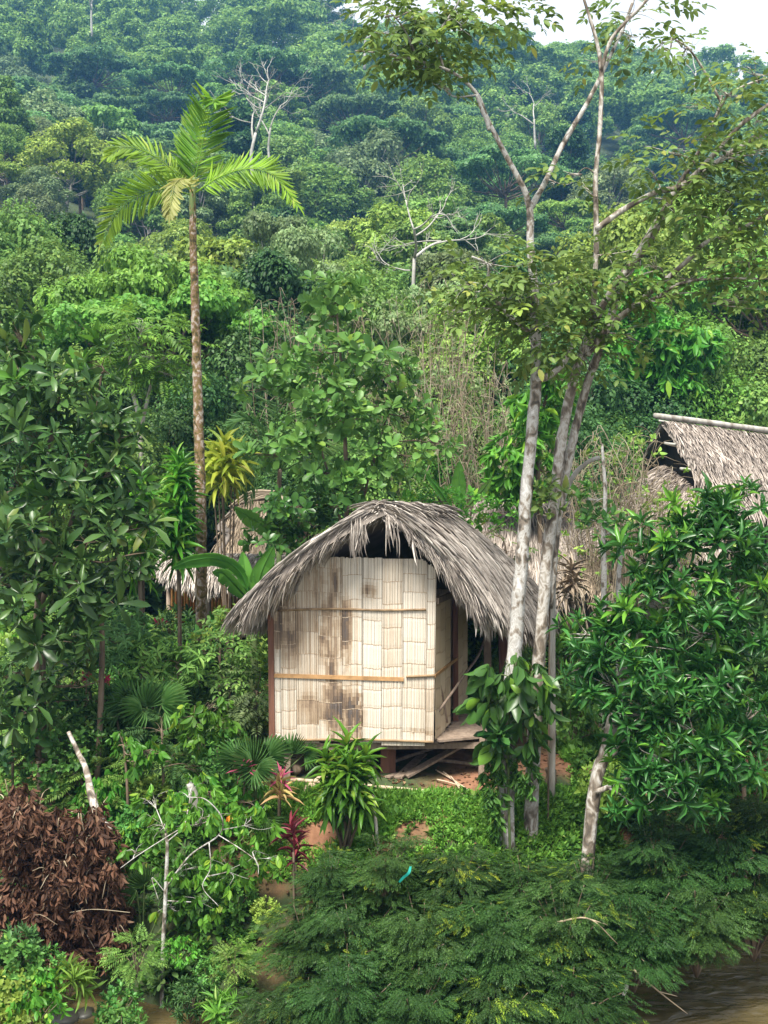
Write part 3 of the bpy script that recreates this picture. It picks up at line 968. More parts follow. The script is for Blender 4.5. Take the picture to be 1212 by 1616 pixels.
# ------------------------------------------------------------------ forest tree kinds
def ftree(seed, style, H, leaf, lsize, nl, trunk_mat, mat, openness=0.0):
    """one kind of forest tree, about H metres tall: [('trunk', mesh), ('crown', mesh)]"""
    r = np.random.default_rng(seed)
    tb, cb = MB(), MB()
    lean = r.normal(0, .04 * H, 2)
    fork = H * {'dome': .42, 'umbrella': .62, 'tiers': .35, 'tall': .40, 'bushy': .18}[style]
    top = np.array([lean[0], lean[1], H * .8])
    tp = np.array([[0, 0, -1.2], [lean[0] * .2, lean[1] * .2, H * .25], [lean[0] * .6, lean[1] * .6, fork], top])
    tube(tb, tp, [H * .022, H * .017, H * .013, H * .004], 6, 12)
    clumps = []
    if style == 'dome':
        for i in range(26):
            a = i * 2.4 + r.uniform(-.3, .3); q = math.sqrt((i + .5) / 26)
            rad = H * .40 * q
            clumps.append((np.array([rad * math.cos(a), rad * math.sin(a), H * (.93 - .38 * q ** 2.2) + r.normal(0, .03 * H)]), H * r.uniform(.085, .14), .62))
        for i in range(8):
            a = r.uniform(0, 6.28)
            clumps.append((np.array([.3 * H * math.cos(a), .3 * H * math.sin(a), H * r.uniform(.42, .6)]), H * .1, .7))
    elif style == 'umbrella':
        for i in range(24):
            a = i * 2.4 + r.uniform(-.4, .4); q = math.sqrt((i + .5) / 24)
            rad = H * .50 * q
            clumps.append((np.array([rad * math.cos(a), rad * math.sin(a), H * (.95 - .13 * q ** 2) + r.normal(0, .02 * H)]), H * r.uniform(.09, .14), .32))
    elif style == 'tiers':
        for lv in range(5):
            z = H * (.42 + .125 * lv); rr = H * (.33 - .05 * lv) * r.uniform(.8, 1.15)
            for i in range(7 - lv):
                a = i * 6.283 / (7 - lv) + lv * .9 + r.uniform(-.3, .3)
                clumps.append((np.array([rr * math.cos(a), rr * math.sin(a), z + r.normal(0, .02 * H)]), H * r.uniform(.08, .125), .45))
    elif style == 'tall':
        for i in range(22):
            z = H * r.uniform(.4, .98); k = 1 - abs(z / H - .65) * 1.6
            a = r.uniform(0, 6.283); rr = H * .24 * k * r.uniform(.3, 1)
            clumps.append((np.array([rr * math.cos(a), rr * math.sin(a), z]), H * r.uniform(.07, .12), .75))
    else:
        for i in range(30):
            d = unit(r.normal(size=3)); d[2] = abs(d[2]) * 1.1 - .25
            clumps.append((np.array([d[0] * H * .36, d[1] * H * .36, H * (.45 + .48 * d[2])]) * r.uniform(.75, 1.05), H * r.uniform(.1, .15), .75))
    clumps = [cl for cl in clumps if r.uniform() > openness]
    for c_, rad, fl in clumps:
        c_[:2] += lean * c_[2] / H
        n = int(nl / len(clumps) * r.uniform(.6, 1.4))
        d = unit(r.normal(size=(n, 3)) + [0, 0, .35])
        wob = 1 + .35 * np.sin(d[:, 0] * 5 + rad * 9) * np.cos(d[:, 1] * 6 + rad * 5)
        p = c_ + d * (rad * wob * r.uniform(.6, 1.05, n) ** .5)[:, None] * [1, 1, fl]
        nn = unit(d * [1, 1, 1.4] + [0, 0, .55] + r.normal(0, .35, (n, 3)))
        tg = unit(np.cross(nn, r.normal(size=(n, 3))) + d * .5 + [0, 0, -.25])
        s = lsize * r.uniform(.65, 1.35, n)
        put(cb, leaf, p, tg, nn, s, s * .62)
        base = tp[2] + (top - tp[2]) * r.uniform(0, .6)
        if c_[2] < base[2]: base = tp[2] * .8
        tube(tb, [base, (base + c_) / 2 + [0, 0, -.03 * H], c_], [H * .008, H * .005, H * .002], 4, 6)
    return [('trunk', tb.mesh('trunk', M[trunk_mat])), ('crown', cb.mesh('crown', M[mat]))]


def bare(seed, H, mat='pale_twig', spread=.55):
    r = np.random.default_rng(seed)
    mb = MB()

    def grow(p, d, L, rad, lv):
        e = p + d * L
        mid = (p + e) / 2 + r.normal(0, .05 * L, 3)
        tube(mb, [p, mid, e], [rad, rad * .85, rad * .68], 5, 6)
        if lv == 0: return
        for i in range(r.integers(2, 4)):
            nd = unit(d + r.normal(0, spread, 3) + [0, 0, .12])
            grow(e if i else mid * .4 + e * .6, nd, L * r.uniform(.55, .85), rad * .6, lv - 1)
    grow(np.array([0, 0, -1.]), unit(np.array([r.normal(0, .06), r.normal(0, .06), 1])), H * .5, H * .021, 5)
    return [('trunk', mb.mesh('trunk', M[mat]))]


LOOK = {
    'dome_mid': 'rounded mid-green forest tree', 'dome_yellow': 'rounded yellow-green forest tree', 'umb_cool': 'flat-topped cool green forest tree',
    'umb_bright': 'flat-topped bright green forest tree', 'tier_mid': 'tiered mid-green forest tree', 'tier_grey': 'tiered grey-green forest tree',
    'tall_dark': 'tall narrow dark green forest tree', 'bushy_dark': 'dense low dark green forest tree', 'dome_grey': 'loose grey-green forest tree',
    'bushy_mid': 'dense low mid-green forest tree', 'bushy_bright': 'bushy bright green forest tree'}
FT = {}
for i, (k, st, mt, op) in enumerate([('dome_mid', 'dome', 'wood_mid', .08), ('dome_yellow', 'dome', 'wood_yellow', .1), ('umb_cool', 'umbrella', 'wood_blue', .05),
                                     ('umb_bright', 'umbrella', 'wood_yellow', .05), ('tier_mid', 'tiers', 'wood_mid', .05), ('tier_grey', 'tiers', 'wood_grey', .1),
                                     ('tall_dark', 'tall', 'wood_dark', .05), ('bushy_dark', 'bushy', 'wood_dark', 0), ('dome_grey', 'dome', 'wood_grey', .15)]):
    FT[k] = ftree(100 + i, st, 10, DIA, .29, 13000, 'bark_pale' if (i % 3 and st != 'umbrella') else 'bark', mt, op)
FN = {}   # finer kinds for the nearer wood edge
for i, (k, st, mt, op) in enumerate([('dome_mid', 'dome', 'wood_mid', .05), ('dome_yellow', 'dome', 'wood_yellow', .1), ('tier_grey', 'tiers', 'wood_grey', .05),
                                     ('bushy_mid', 'bushy', 'wood_mid', 0), ('bushy_bright', 'bushy', 'wood_bright', 0), ('tall_dark', 'tall', 'wood_dark', .0), ('bushy_dark', 'bushy', 'wood_dark', 0), ('umb_bright', 'umbrella', 'wood_bright', .05)]):
    FN[k] = ftree(200 + i, st, 10, OVAL if i % 2 else DIA, .20, 20000, 'bark_pale' if (i % 3 and st != 'umbrella') else 'bark', mt, op)

COLS = [(-999, 150, 'at the left end'), (150, 290, 'left of the tall palm'), (290, 480, 'right of the tall palm'), (480, 640, 'above the split bamboo hut'),
        (640, 800, 'by the bare white tree'), (800, 980, 'behind the white-barked trunks'), (980, 1100, 'below the patch of sky'), (1100, 9999, 'at the right end')]


def column(px):
    for a, b_, s in COLS:
        if a <= px < b_: return s


def band(y):
    return 'on the lowest slope' if y < 62 else 'on the middle slope' if y < 92 else 'on the upper near slope' if y < 150 else 'at the far hill foot' if y < 205 else 'halfway up the far hill' if y < 258 else 'on the far crest'


rng = np.random.default_rng(77)
kinds_near = ['dome_mid', 'dome_yellow', 'umb_cool', 'umb_bright', 'tier_mid', 'tier_grey', 'tall_dark', 'dome_grey', 'dome_mid', 'dome_yellow', 'tier_grey', 'tier_mid']
kinds_far = ['dome_mid', 'umb_cool', 'tier_mid', 'tall_dark', 'bushy_dark', 'dome_grey', 'umb_cool', 'dome_mid']
trees, far = [], []
y = 47.0
while y < 312:
    sp = 5.8 if y < 125 else 10.2
    hw = .37 * y * 1.05 + 4
    nx = int(2 * hw / sp)
    for i in range(nx):
        x = -hw + (i + .5 + rng.uniform(-.38, .38)) * 2 * hw / nx
        yy = y + rng.uniform(-.42, .42) * sp
        if y < 125:
            k = kinds_near[rng.integers(len(kinds_near))]; s = rng.uniform(.6, 1.02)
        else:
            k = kinds_far[rng.integers(len(kinds_far))]; s = rng.uniform(1.1, 1.75)
        trees.append((yy, x, k, s))
    y += sp * (.95 if y < 125 else 1.0)
trees.sort(key=lambda a: a[0])
NIND = 290
for j, (yy, x, k, s) in enumerate(trees):
    z = float(g(x, yy))
    rz = rng.uniform(0, 6.28)
    sc = (s * rng.uniform(.9, 1.15), s * rng.uniform(.9, 1.15), s * rng.uniform(.85, 1.2))
    if j < NIND:
        px, py = pix((x, yy, z + 7 * s))
        inst('forest_tree', FT[k], (x, yy, z), rz, sc, '%s %s, %s' % (LOOK[k], band(yy), column(px)), 'tree', '%ss %s, %s' % (LOOK[k], band(yy), column(px)), rng.normal(0, .04))
    else:
        far.append((x, yy, z, rz, sc, k))
# the farthest trees, one mass of wood on the far hill
mb = MB()
for x, yy, z, rz, sc, k in far:
    me = FT[k][1][1]
    nv = len(me.vertices)
    co = np.empty(nv * 3, np.float32); me.vertices.foreach_get('co', co)
    V = co.reshape(-1, 4, 3)[rng.uniform(size=nv // 4) < .30]
    ctr = V.mean(1, keepdims=True); V = (ctr + (V - ctr) * 1.6).reshape(-1, 3) * np.array(sc)
    cr, sr = math.cos(rz), math.sin(rz)
    V = np.stack([V[:, 0] * cr - V[:, 1] * sr, V[:, 0] * sr + V[:, 1] * cr, V[:, 2]], -1) + [x, yy, z]
    mb.add(V, [np.arange(len(V)).reshape(-1, 4)])
o = mb.build('distant_forest', M['wood_mid'])
props(o, 'mass of hazy blue-green forest covering the upper far hill', 'forest', kind='stuff')

# bare pale trees standing in the slope
for sd_, px, py, Y, H, sp_, lab in ((1, 400, 240, 92, 8.5, .5, 'bare pale tree with forked limbs standing on the slope right of the palm crown'),
                                    (2, 655, 470, 44, 5.2, .62, 'leafless white tree with a wide fan of twigs in the middle of the slope'),
                                    (3, 575, 75, 190, 14, .5, 'bare white tree high on the far hill near the top edge'),
                                    (4, 1100, 130, 230, 11, .5, 'bare white tree under the patch of sky'),
                                    (5, 145, 30, 210, 12, .5, 'bare pale tree at the top left of the far hill'),
                                    (6, 228, 640, 36, 4.5, .45, 'thin forked pale tree left of the palm trunk'),
                                    (7, 845, 205, 150, 8, .5, 'small bare pale tree between the two branch forks'),
                                    (8, 425, 215, 96, 6, .5, 'leaning leafless pale tree with few branches on the slope')):
    q = at(px, py, Y)
    pr = bare(900 + sd_, H, 'pale_twig', sp_)
    inst('bare_tree', pr, (q[0], Y, q[2] - (.2 * H if sd_ != 2 else 0)), sd_ * 1.7, 1, lab, 'tree', None)
# trunk under the wide bare tree
q = at(655, 452, 44)

# wood edge behind the houses: (px, py of the crown centre, Y, height, kind)
edge = [(60, 470, 40, 9, 'dome_mid'), (10, 400, 46, 10, 'dome_mid'), (150, 500, 38, 7, 'dome_yellow'), (215, 440, 44, 11, 'bushy_mid'), (270, 500, 36, 8, 'umb_bright'), (120, 420, 48, 9, 'tall_dark'),
        (235, 545, 34, 8.5, 'umb_bright'), (190, 590, 33, 7, 'bushy_dark'), (345, 500, 38, 8.5, 'bushy_bright'), (420, 500, 37, 9, 'tall_dark'), (370, 560, 33, 7, 'bushy_dark'), (455, 560, 32, 7, 'bushy_dark'),
        (500, 420, 46, 9, 'tier_grey'), (450, 400, 50, 9, 'tier_grey'), (560, 500, 38, 8, 'dome_mid'), (610, 560, 36, 7, 'tier_grey'), (690, 520, 39, 9, 'tier_grey'), (740, 470, 44, 10, 'tier_grey'),
        (760, 560, 36, 8, 'dome_yellow'), (720, 640, 33, 6, 'bushy_bright'), (665, 660, 32, 6, 'dome_mid'), (820, 500, 40, 9, 'tall_dark'), (880, 560, 35, 8, 'bushy_dark'), (870, 660, 31, 6.5, 'bushy_dark'), (790, 680, 31, 6, 'bushy_mid'),
        (950, 480, 40, 9, 'bushy_mid'), (1000, 400, 45, 10, 'dome_yellow'), (1060, 520, 38, 8, 'bushy_bright'), (1120, 560, 38, 8, 'bushy_mid'), (1190, 600, 40, 8, 'dome_mid'), (1150, 450, 45, 9, 'bushy_bright'), (1220, 480, 42, 9, 'umb_bright'), (1000, 620, 36, 6.5, 'bushy_dark'),
        (1090, 390, 48, 10, 'dome_yellow'), (310, 620, 31, 6, 'bushy_dark'), (250, 660, 30, 5, 'bushy_dark'), (400, 680, 30, 5.5, 'bushy_dark'), (520, 650, 30, 6, 'bushy_mid'), (600, 720, 28.5, 5, 'bushy_mid'), (690, 740, 28.5, 4.5, 'bushy_bright'), (480, 740, 28.5, 4.5, 'bushy_dark'), (760, 760, 30, 4, 'bushy_mid'),
        (30, 560, 33, 8, 'bushy_dark'), (120, 600, 31, 7, 'bushy_mid'), (0, 650, 28, 6.5, 'bushy_dark'), (100, 700, 27, 5.5, 'bushy_dark'), (180, 720, 27, 5, 'bushy_mid'), (230, 760, 28.5, 4.5, 'bushy_dark'), (950, 700, 34, 6, 'bushy_mid'), (1150, 640, 42, 7, 'bushy_dark'), (900, 760, 29, 4, 'bushy_dark')]
for i, (px, py, Y, H, k) in enumerate(edge):
    q = at(px, py, Y)
    top = q[2] + H * .22
    gz = float(g(q[0], Y))
    Hh = max(3.0, top - gz)
    s = H / 12
    row = 'upper' if py < 480 else 'middle' if py < 580 else 'lower' if py < 680 else 'lowest'
    lab = "%s in the wood edge's %s row, %s" % (LOOK[k].replace(' forest', ''), row, column(px))
    inst('forest_tree', FN[k], (q[0], Y, gz), i * 1.3, (s, s, Hh / 10), lab, 'tree', lab.replace(' tree ', ' trees ', 1))

# ------------------------------------------------------------------ plants placed one by one
ROS8 = [ros(i, 9, OBOV, .35, 1.45, 1.0, .36) for i in range(4)]
ROSD = ROS8[:2] + [ros(10 + i, 8, leafT([(.3, .5), (.62, 1.0), (.88, .7)], .05, .45), .5, 1.9, 1.15, .32) for i in range(3)] + [ros(15, 6, OBOV, .4, 1.6, .8, .34), ros(16, 7, LANC, .3, 1.8, 1.1, .26)]
LAN9 = [ros(20 + i, 11, LANC, .25, 1.5, 1.0, .25) for i in range(4)]
LANX = [ros(27 + i, 7 + 2 * i, LANC, .4, 1.9, .8 + .15 * i, .2) for i in range(3)]
OVA6 = [ros(40 + i, 6, OVAL, .4, 1.4, 1.0, .55, .5) for i in range(4)]
OBO6 = [ros(60 + i, 7, OBOV, .4, 1.4, 1.0, .55, .5) for i in range(4)]
CAS7 = [ros(80 + i, 7, LANC, 1.2, 1.5, 1.0, .26, .05) for i in range(3)]
PEN6 = [pend(100 + i, 7, OVAL, 1.0, .45) for i in range(4)]
PENL = [pend(110 + i, 9, LANC, 1.0, .32) for i in range(4)]
ALT5 = [spray(120 + i, 3, OVAL, .42, .20, 1.0, 1.0, .25, .35) for i in range(4)]
PIN9 = [spray(140 + i, 10, DIA, .30, .085, 1.15, 1.0, .2, .2) for i in range(3)]
PIN6 = [spray(145 + i, 7, DIA, .36, .13, 1.1, 1.0, .25, .28) for i in range(3)]
FERN = [ros(160 + i, 8, spray(150 + i, 12, DIA, .26, .075, 1.2, 1.0, .35, .15), .5, 1.25, 1.0, 1.0, .05) for i in range(2)]
STR16 = [ros(180 + i, 26, STRAP, .1, 2.1, 1.0, .16, .5) for i in range(3)]
STRW = [ros(185 + i, 24, STRAP, .15, 2.3, 1.0, .21, .5) for i in range(3)]
STRS = [ros(190 + i, 14, STRAP, .1, 1.4, 1.0, .15, .3) for i in range(3)]


def scat(mb, Ts, pos, d, n, size, rng, second=None, frac=0.0):
    k = rng.integers(len(Ts), size=len(pos))
    yg = rng.uniform(size=len(pos)) < frac
    n = np.broadcast_to(n, (len(pos), 3))
    for i, T in enumerate(Ts):
        for m_, tgt in ((~yg, mb), (yg, second)):
            q = (k == i) & m_
            if tgt is not None and q.any():
                put(tgt, T, pos[q], d[q], n[q], size[q])


def clump_twigs(rng, c_, rad, n, mode):
    p, d = shell(rng, c_, rad, n, .45)
    if mode == 'ros':
        a = unit(d * .9 + np.array([0, -.12, .65]) + rng.normal(0, .3, (n, 3)))
        return p, a, unit(rng.normal(size=(n, 3)))
    if mode == 'spray':
        a = unit(d * [1, 1, .35] + rng.normal(0, .35, (n, 3)) * [1, 1, .4] + np.array([0, 0, -.05]))
        return p, a, unit(np.array([0, -.15, 1.0]) + rng.normal(0, .3, (n, 3)))
    a = unit(d * [.55, .55, .2] + np.array([0, 0, -1.]) + rng.normal(0, .2, (n, 3)))
    return p, a, unit(rng.normal(size=(n, 3)))


def plant(name, label, cat, base, clumps, Ts, mode, dens, size, mat, bark='bark', stems=(), limb=.012, group=None, seed=0, crown='crown', young=None, yfrac=0, trunk='trunk', sink=.25):
    rng = np.random.default_rng(1000 + seed)
    q = at(*base)
    gz = float(g(q[0], q[1]))
    root = thing(name, label, cat, (q[0], q[1], gz), group)
    tb, cb, yb = MB(), MB(), MB()
    sk = [np.array([q[0], q[1], gz])]
    for st in stems:
        pts = np.array([at(*s[:3]) for s in st]); rad = np.array([s[3] for s in st])
        if st[0] is stems[0][0]:
            pts[0] = [q[0], q[1], gz - sink] if len(st[0]) < 5 else pts[0]
        m_ = max(10, 6 * len(st))
        tube(tb, pts, rad, 8, m_, .07, rng)
        sk += list(spline(pts, m_))
    sk = np.array(sk)
    for cl in clumps:
        px, py, Y, rx = cl[:4]; ry = cl[4] if len(cl) > 4 else rx
        c_ = at(px, py, Y); k = Y / F
        rad = np.array([rx * k, rx * k * .8, ry * k])
        n = max(3, int(dens * 3.14 * rad[0] * rad[2] * (cl[5] if len(cl) > 5 else 1)))
        p, a, nn = clump_twigs(rng, c_, rad, n, mode)
        scat(cb, Ts, p, a, nn, size * rng.uniform(.5, 1.25, n), rng, yb, yfrac)
        if limb:
            dd = np.linalg.norm((sk - c_) * [1, 1, 1.3], axis=1) + np.where(sk[:, 2] > c_[2] + .1, 1.5, 0)
            b0 = sk[np.argmin(dd)]
            tube(tb, [b0, (b0 + c_) / 2 + rng.normal(0, .05, 3), c_], [limb * 1.6, limb * 1.1, limb * .5], 5, 8, .1, rng)
            for j in rng.integers(n, size=min(n, 7)):
                tube(tb, [c_ * .7 + b0 * .3, (c_ + p[j]) / 2 + rng.normal(0, .03, 3), p[j]], [limb * .6, limb * .45, limb * .25], 4, 6)
    if tb.n: tb.build(trunk, M[bark], root)
    if cb.n: cb.build(crown, M[mat], root)
    if yb.n: yb.build('young_leaves', M[young or mat], root)
    return root


# ---- the tall palm
rng = np.random.default_rng(8)
YP = 21.0
q = at(318, 985, YP)
palm = thing('palm_tree', 'tall slender palm with a mossy trunk and a ragged crown of bright fronds', 'palm', (q[0], YP, float(g(q[0], YP))))
mb = MB()
tp = [(319, 1010, YP, .115), (318, 900, YP, .112), (317, 800, YP, .105), (314, 690, YP, .098), (311, 580, YP, .09), (308, 480, YP, .082), (305, 390, YP, .07), (304, 300, YP, .062)]
pts = np.array([at(*s[:3]) for s in tp]); pts[0][2] = float(g(pts[0][0], YP)) - .2
qq = spline(np.hstack([pts, np.array([[s[3]] for s in tp])]), 120)
ring = 1 + .06 * (np.arange(120) % 3 == 0) + rng.uniform(-.04, .04, 120)
tube(mb, qq[:, :3], qq[:, 3] * ring, 10, None, .05, rng)
mb.build('trunk', M['bark_palm'], palm)
mb = MB(); tube(mb, [at(304, 345, YP), at(304, 310, YP), at(307, 280, YP)], [.066, .07, .035], 8, 10); mb.build('crown_shaft', M['stem_green'], palm)


def frond(pts, Lf, npair, mat, side_ref, spread=.9, droop=.35, w=.055, rib=.016, curl=0.0, parent=palm, name='frond', seed=1, taper=.55, ribmat=None):
    r = np.random.default_rng(seed)
    pts = np.asarray(pts, float)
    c_ = spline(pts, 60)
    mb = MB()
    tube(mb, c_[::4], np.linspace(rib, rib * .25, len(c_[::4])), 5)
    u = np.linspace(.10, .995, npair)
    idx = u * 59
    i = np.minimum(idx.astype(int), 58); f_ = (idx - i)[:, None]
    p = c_[i] * (1 - f_) + c_[i + 1] * f_
    t = unit(np.gradient(c_, axis=0))[i]
    sref = unit(np.asarray(side_ref, float) - t * (t @ np.asarray(side_ref, float))[:, None])
    for sg in (-1, 1):
        Ls = Lf * (np.sin(math.pi * (.14 + .78 * u)) ** .55) * r.uniform(.85, 1.1, npair) * (1 - .25 * u)
        d = unit(t * (.55 + .5 * u)[:, None] + sref * sg * spread + np.array([0, 0, -droop]) * r.uniform(.5, 1.4, npair)[:, None] + r.normal(0, .09, (npair, 3)))
        nn = unit(np.cross(sref * sg, t) * (1 if sg > 0 else 1) + r.normal(0, .35, (npair, 3)))
        put(mb, BLADE, p, d, nn, Ls, w * r.uniform(.8, 1.15, npair))
    put(mb, BLADE, c_[-1:], t[-1:], [[0, -.3, 1]], Lf * .5, w)
    return mb.build(name, M[mat], parent)


def pl(*a):
    return [at(*x) for x in a]


frond(pl((304, 305, 21), (312, 262, 21), (322, 215, 21.1), (335, 160, 20.8), (338, 163, 20.5)),   .72, 52, 'palm', (1, 0, 0), .9, .0, seed=1, w=.05)
frond(pl((304, 305, 21), (300, 250, 21.4), (306, 205, 21.9), (318, 172, 22.2)), .55, 40, 'palm', (1, .3, 0), .8, .1, seed=2, w=.05)
frond(pl((303, 306, 21), (272, 268, 20.9), (232, 240, 20.8), (196, 232, 20.7), (172, 246, 20.6)), .55, 46, 'palm', (.25, .5, .85), .85, .25, seed=3, w=.05)
frond(pl((303, 308, 21), (262, 298, 20.7), (222, 308, 20.5), (186, 332, 20.3), (163, 378, 20.2)), .58, 48, 'palm', (.55, .5, -.65), .85, .2, seed=4, w=.05)
frond(pl((306, 306, 21), (345, 280, 20.8), (390, 266, 20.7), (430, 276, 20.5), (468, 322, 20.4)), .58, 50, 'palm', (-.2, .5, .85), .85, .25, seed=5, w=.05)
frond(pl((304, 304, 20.95), (292, 282, 20.4), (276, 290, 19.9), (270, 318, 19.6), (268, 338, 19.5)), .42, 36, 'palm_pale', (1, .1, 0), .8, .4, seed=6, w=.05)
frond(pl((304, 304, 21), (285, 275, 21.6), (262, 262, 22.3), (235, 270, 22.8)), .5, 34, 'palm', (.4, .8, .4), .8, .3, seed=7, w=.045)

# ---- the pair of white-barked trees beside the porch
YT = 15.7


def P4(seq, Y, r):
    n = len(seq)
    rr = np.interp(np.linspace(0, 1, n), np.linspace(0, 1, len(r)), r)
    Yy = np.interp(np.linspace(0, 1, n), np.linspace(0, 1, len(Y)), Y) if hasattr(Y, '__len__') else np.full(n, Y)
    return [(a, b_, float(y_), float(k)) for (a, b_), y_, k in zip(seq, Yy, rr)]


A1 = P4([(797, 1312), (800, 1220), (803, 1130), (812, 1030), (817, 960), (825, 860), (832, 760), (842, 650), (846, 590), (844, 480), (838, 400), (836, 328)], YT, [0.128, 0.124, 0.104, 0.092, 0.080, 0.068, 0.052])
A2 = P4([(836, 330), (826, 296), (800, 248), (770, 190), (752, 148), (715, 115), (660, 96), (600, 84), (560, 80)], (YT, 15.2), [0.048, 0.040, 0.032, 0.024, 0.016, 0.008])
A3 = P4([(836, 330), (858, 292), (890, 225), (928, 160), (955, 105), (985, 40), (1010, -30)], (YT, 16.2), [0.048, 0.038, 0.034, 0.027, 0.020])
A4 = P4([(752, 150), (760, 172), (768, 190), (772, 205)], 15.3, [.025, .03])
A5 = P4([(845, 600), (868, 592), (890, 572), (905, 540)], (YT, 15.5), [.06, .045, .03])
A6 = P4([(843, 530), (800, 495), (772, 455), (770, 420), (745, 405)], (YT, 15.0), [.035, .028, .015])
A7 = P4([(700, 108), (690, 60), (720, 10), (740, -30)], (15.4, 15.0), [.02, .01])
A8 = P4([(660, 96), (640, 50), (610, 10)], (15.3, 15.0), [.016, .008])
plant('broadleaf_tree', 'white-barked tree by the porch, its pale trunk forking into a tall Y above', 'tree', (797, 1312, YT),
      [(650, 60, 15.2, 75, 45), (735, 45, 15.2, 75, 45), (610, 30, 15.1, 45, 35), (690, 105, 15.1, 50, 22), (800, 18, 15.4, 50, 30), (700, 140, 15.2, 25, 16, .8), (620, 95, 15.2, 40, 18, .8), (1000, 60, 16.1, 50, 28, .5), (1000, 20, 16.1, 70, 26, .6), (660, 10, 15.2, 50, 30),
       (770, 415, 15.1, 70, 34), (730, 450, 15.0, 50, 30, .8), (800, 470, 15.2, 60, 40), (840, 520, 15.3, 55, 45), (870, 450, 15.4, 60, 45), (710, 490, 15.0, 28, 18, .7), (880, 290, 15.8, 30, 14, .5), (950, 95, 16, 30, 16, .5)],
      ALT5, 'spray', 82, .38, 'olive', 'bark_white', (A1, A2, A3, A4, A5, A6, A7, A8), .009, seed=1, young='wood_yellow', yfrac=.04)
YB_ = 15.95
B1 = P4([(836, 1310), (842, 1200), (848, 1080), (855, 985), (863, 880), (874, 795), (886, 700), (900, 620), (915, 570), (937, 510), (968, 455), (1003, 405), (1040, 345), (1066, 300), (1100, 245), (1132, 180), (1140, 150)], YB_, [0.112, 0.108, 0.092, 0.084, 0.076, 0.064, 0.056, 0.044, 0.032, 0.016])
B2 = P4([(866, 960), (876, 850), (888, 770), (905, 690), (925, 612), (948, 545), (985, 445), (1030, 372), (1062, 312), (1110, 272), (1160, 237), (1212, 206), (1270, 180)], 16.05, [0.064, 0.068, 0.064, 0.056, 0.048, 0.040, 0.028])
B3 = P4([(903, 610), (920, 560), (934, 500), (940, 430), (941, 362), (940, 280), (947, 200), (949, 115), (940, 60), (922, 0), (910, -40)], (15.9, 15.5), [0.048, 0.044, 0.038, 0.034, 0.027, 0.016])
B4 = P4([(949, 110), (965, 62), (1000, 22), (1040, -20)], (15.6, 15.3), [.028, .02])
B5 = P4([(941, 362), (985, 330), (1035, 304), (1080, 290), (1130, 240), (1172, 195), (1220, 160)], (15.7, 15.2), [.045, .04, .035, .028])
B6 = P4([(925, 560), (958, 520), (1003, 480), (1052, 440), (1088, 408), (1112, 384), (1155, 368), (1225, 330)], (15.8, 15.2), [.05, .042, .034, .02])
B7 = P4([(1003, 480), (1035, 470), (1075, 447), (1130, 440), (1225, 440)], (15.6, 15.1), [.03, .02, .012])
B8 = P4([(1130, 185), (1150, 150), (1195, 128), (1240, 120)], (15.9, 15.4), [.022, .012])
B9 = P4([(1140, 165), (1110, 110), (1085, 75), (1060, 60)], (15.9, 15.5), [.02, .01])
plant('broadleaf_tree', 'white-barked tree behind its twin, dark limbs spreading out to the right edge', 'tree', (836, 1310, YB_),
      [(930, 470, 15.6, 60, 45), (885, 530, 15.6, 55, 40), (985, 440, 15.5, 55, 40), (960, 400, 15.6, 50, 30, .8), (920, 560, 15.6, 50, 30), (1030, 420, 15.4, 45, 30, .8), (1000, 530, 15.5, 50, 35, .7),
       (1060, 240, 15.4, 60, 35), (1110, 290, 15.3, 70, 40), (1160, 250, 15.3, 55, 40), (1190, 310, 15.2, 60, 45), (1130, 340, 15.3, 60, 40), (1060, 320, 15.4, 45, 25, .8), (1190, 390, 15.2, 55, 45), (1140, 410, 15.2, 50, 35), (1200, 450, 15.1, 45, 40), (1090, 440, 15.3, 35, 20, .7), (1030, 270, 15.4, 25, 25, .8),
       (1150, 150, 15.5, 40, 26), (1190, 115, 15.4, 45, 30), (1100, 165, 15.5, 35, 22, .7), (1195, 195, 15.4, 45, 35), (1080, 80, 15.6, 40, 20, .6), (1040, 70, 15.6, 30, 18, .6), (1210, 240, 15.2, 40, 40), (910, 275, 15.7, 32, 14, .8), (925, 300, 15.6, 22, 16, .6), (1060, 480, 15.3, 30, 18, .5), (1170, 480, 15.1, 45, 25, .6)],
      ALT5, 'spray', 68, .37, 'olive', 'bark_dark', (B1, B2, B3, B4, B5, B6, B7, B8, B9), .009, seed=2, young='wood_yellow', yfrac=.04)
# broken pale limb and thin pale stems by the shelter
plant('dead_stump', 'pale broken limb rising crooked behind the twin white trunks', 'tree', (872, 980, 16.6), [], ALT5, 'spray', 0, 1, 'olive', 'bark_pale', (P4([(872, 980), (874, 870), (888, 790), (906, 750), (930, 728), (947, 722)], 16.6, [.05, .045, .04, .035, .03]),), 0, trunk='stem')
plant('sapling', 'slender pale sapling stem standing before the open shelter', 'tree', (950, 1010, 19), [(955, 830, 19, 35, 22), (940, 790, 19, 25, 20), (990, 845, 19, 30, 16, .7)], OVA6, 'ros', 60, .16, 'ovate', 'bark_white', (P4([(950, 1010), (953, 930), (952, 850), (955, 780), (950, 700)], 19, [.055, .05, .04, .02]),), .01, seed=4)
plant('sapling', 'short pale sapling stem right of the open shelter front', 'tree', (977, 1010, 19.4), [(985, 860, 19.4, 22, 20, .6)], OVA6, 'ros', 50, .16, 'lance', 'bark_white', (P4([(977, 1010), (976, 950), (978, 890), (985, 850)], 19.4, [.05, .045, .03]),), .01, seed=5)

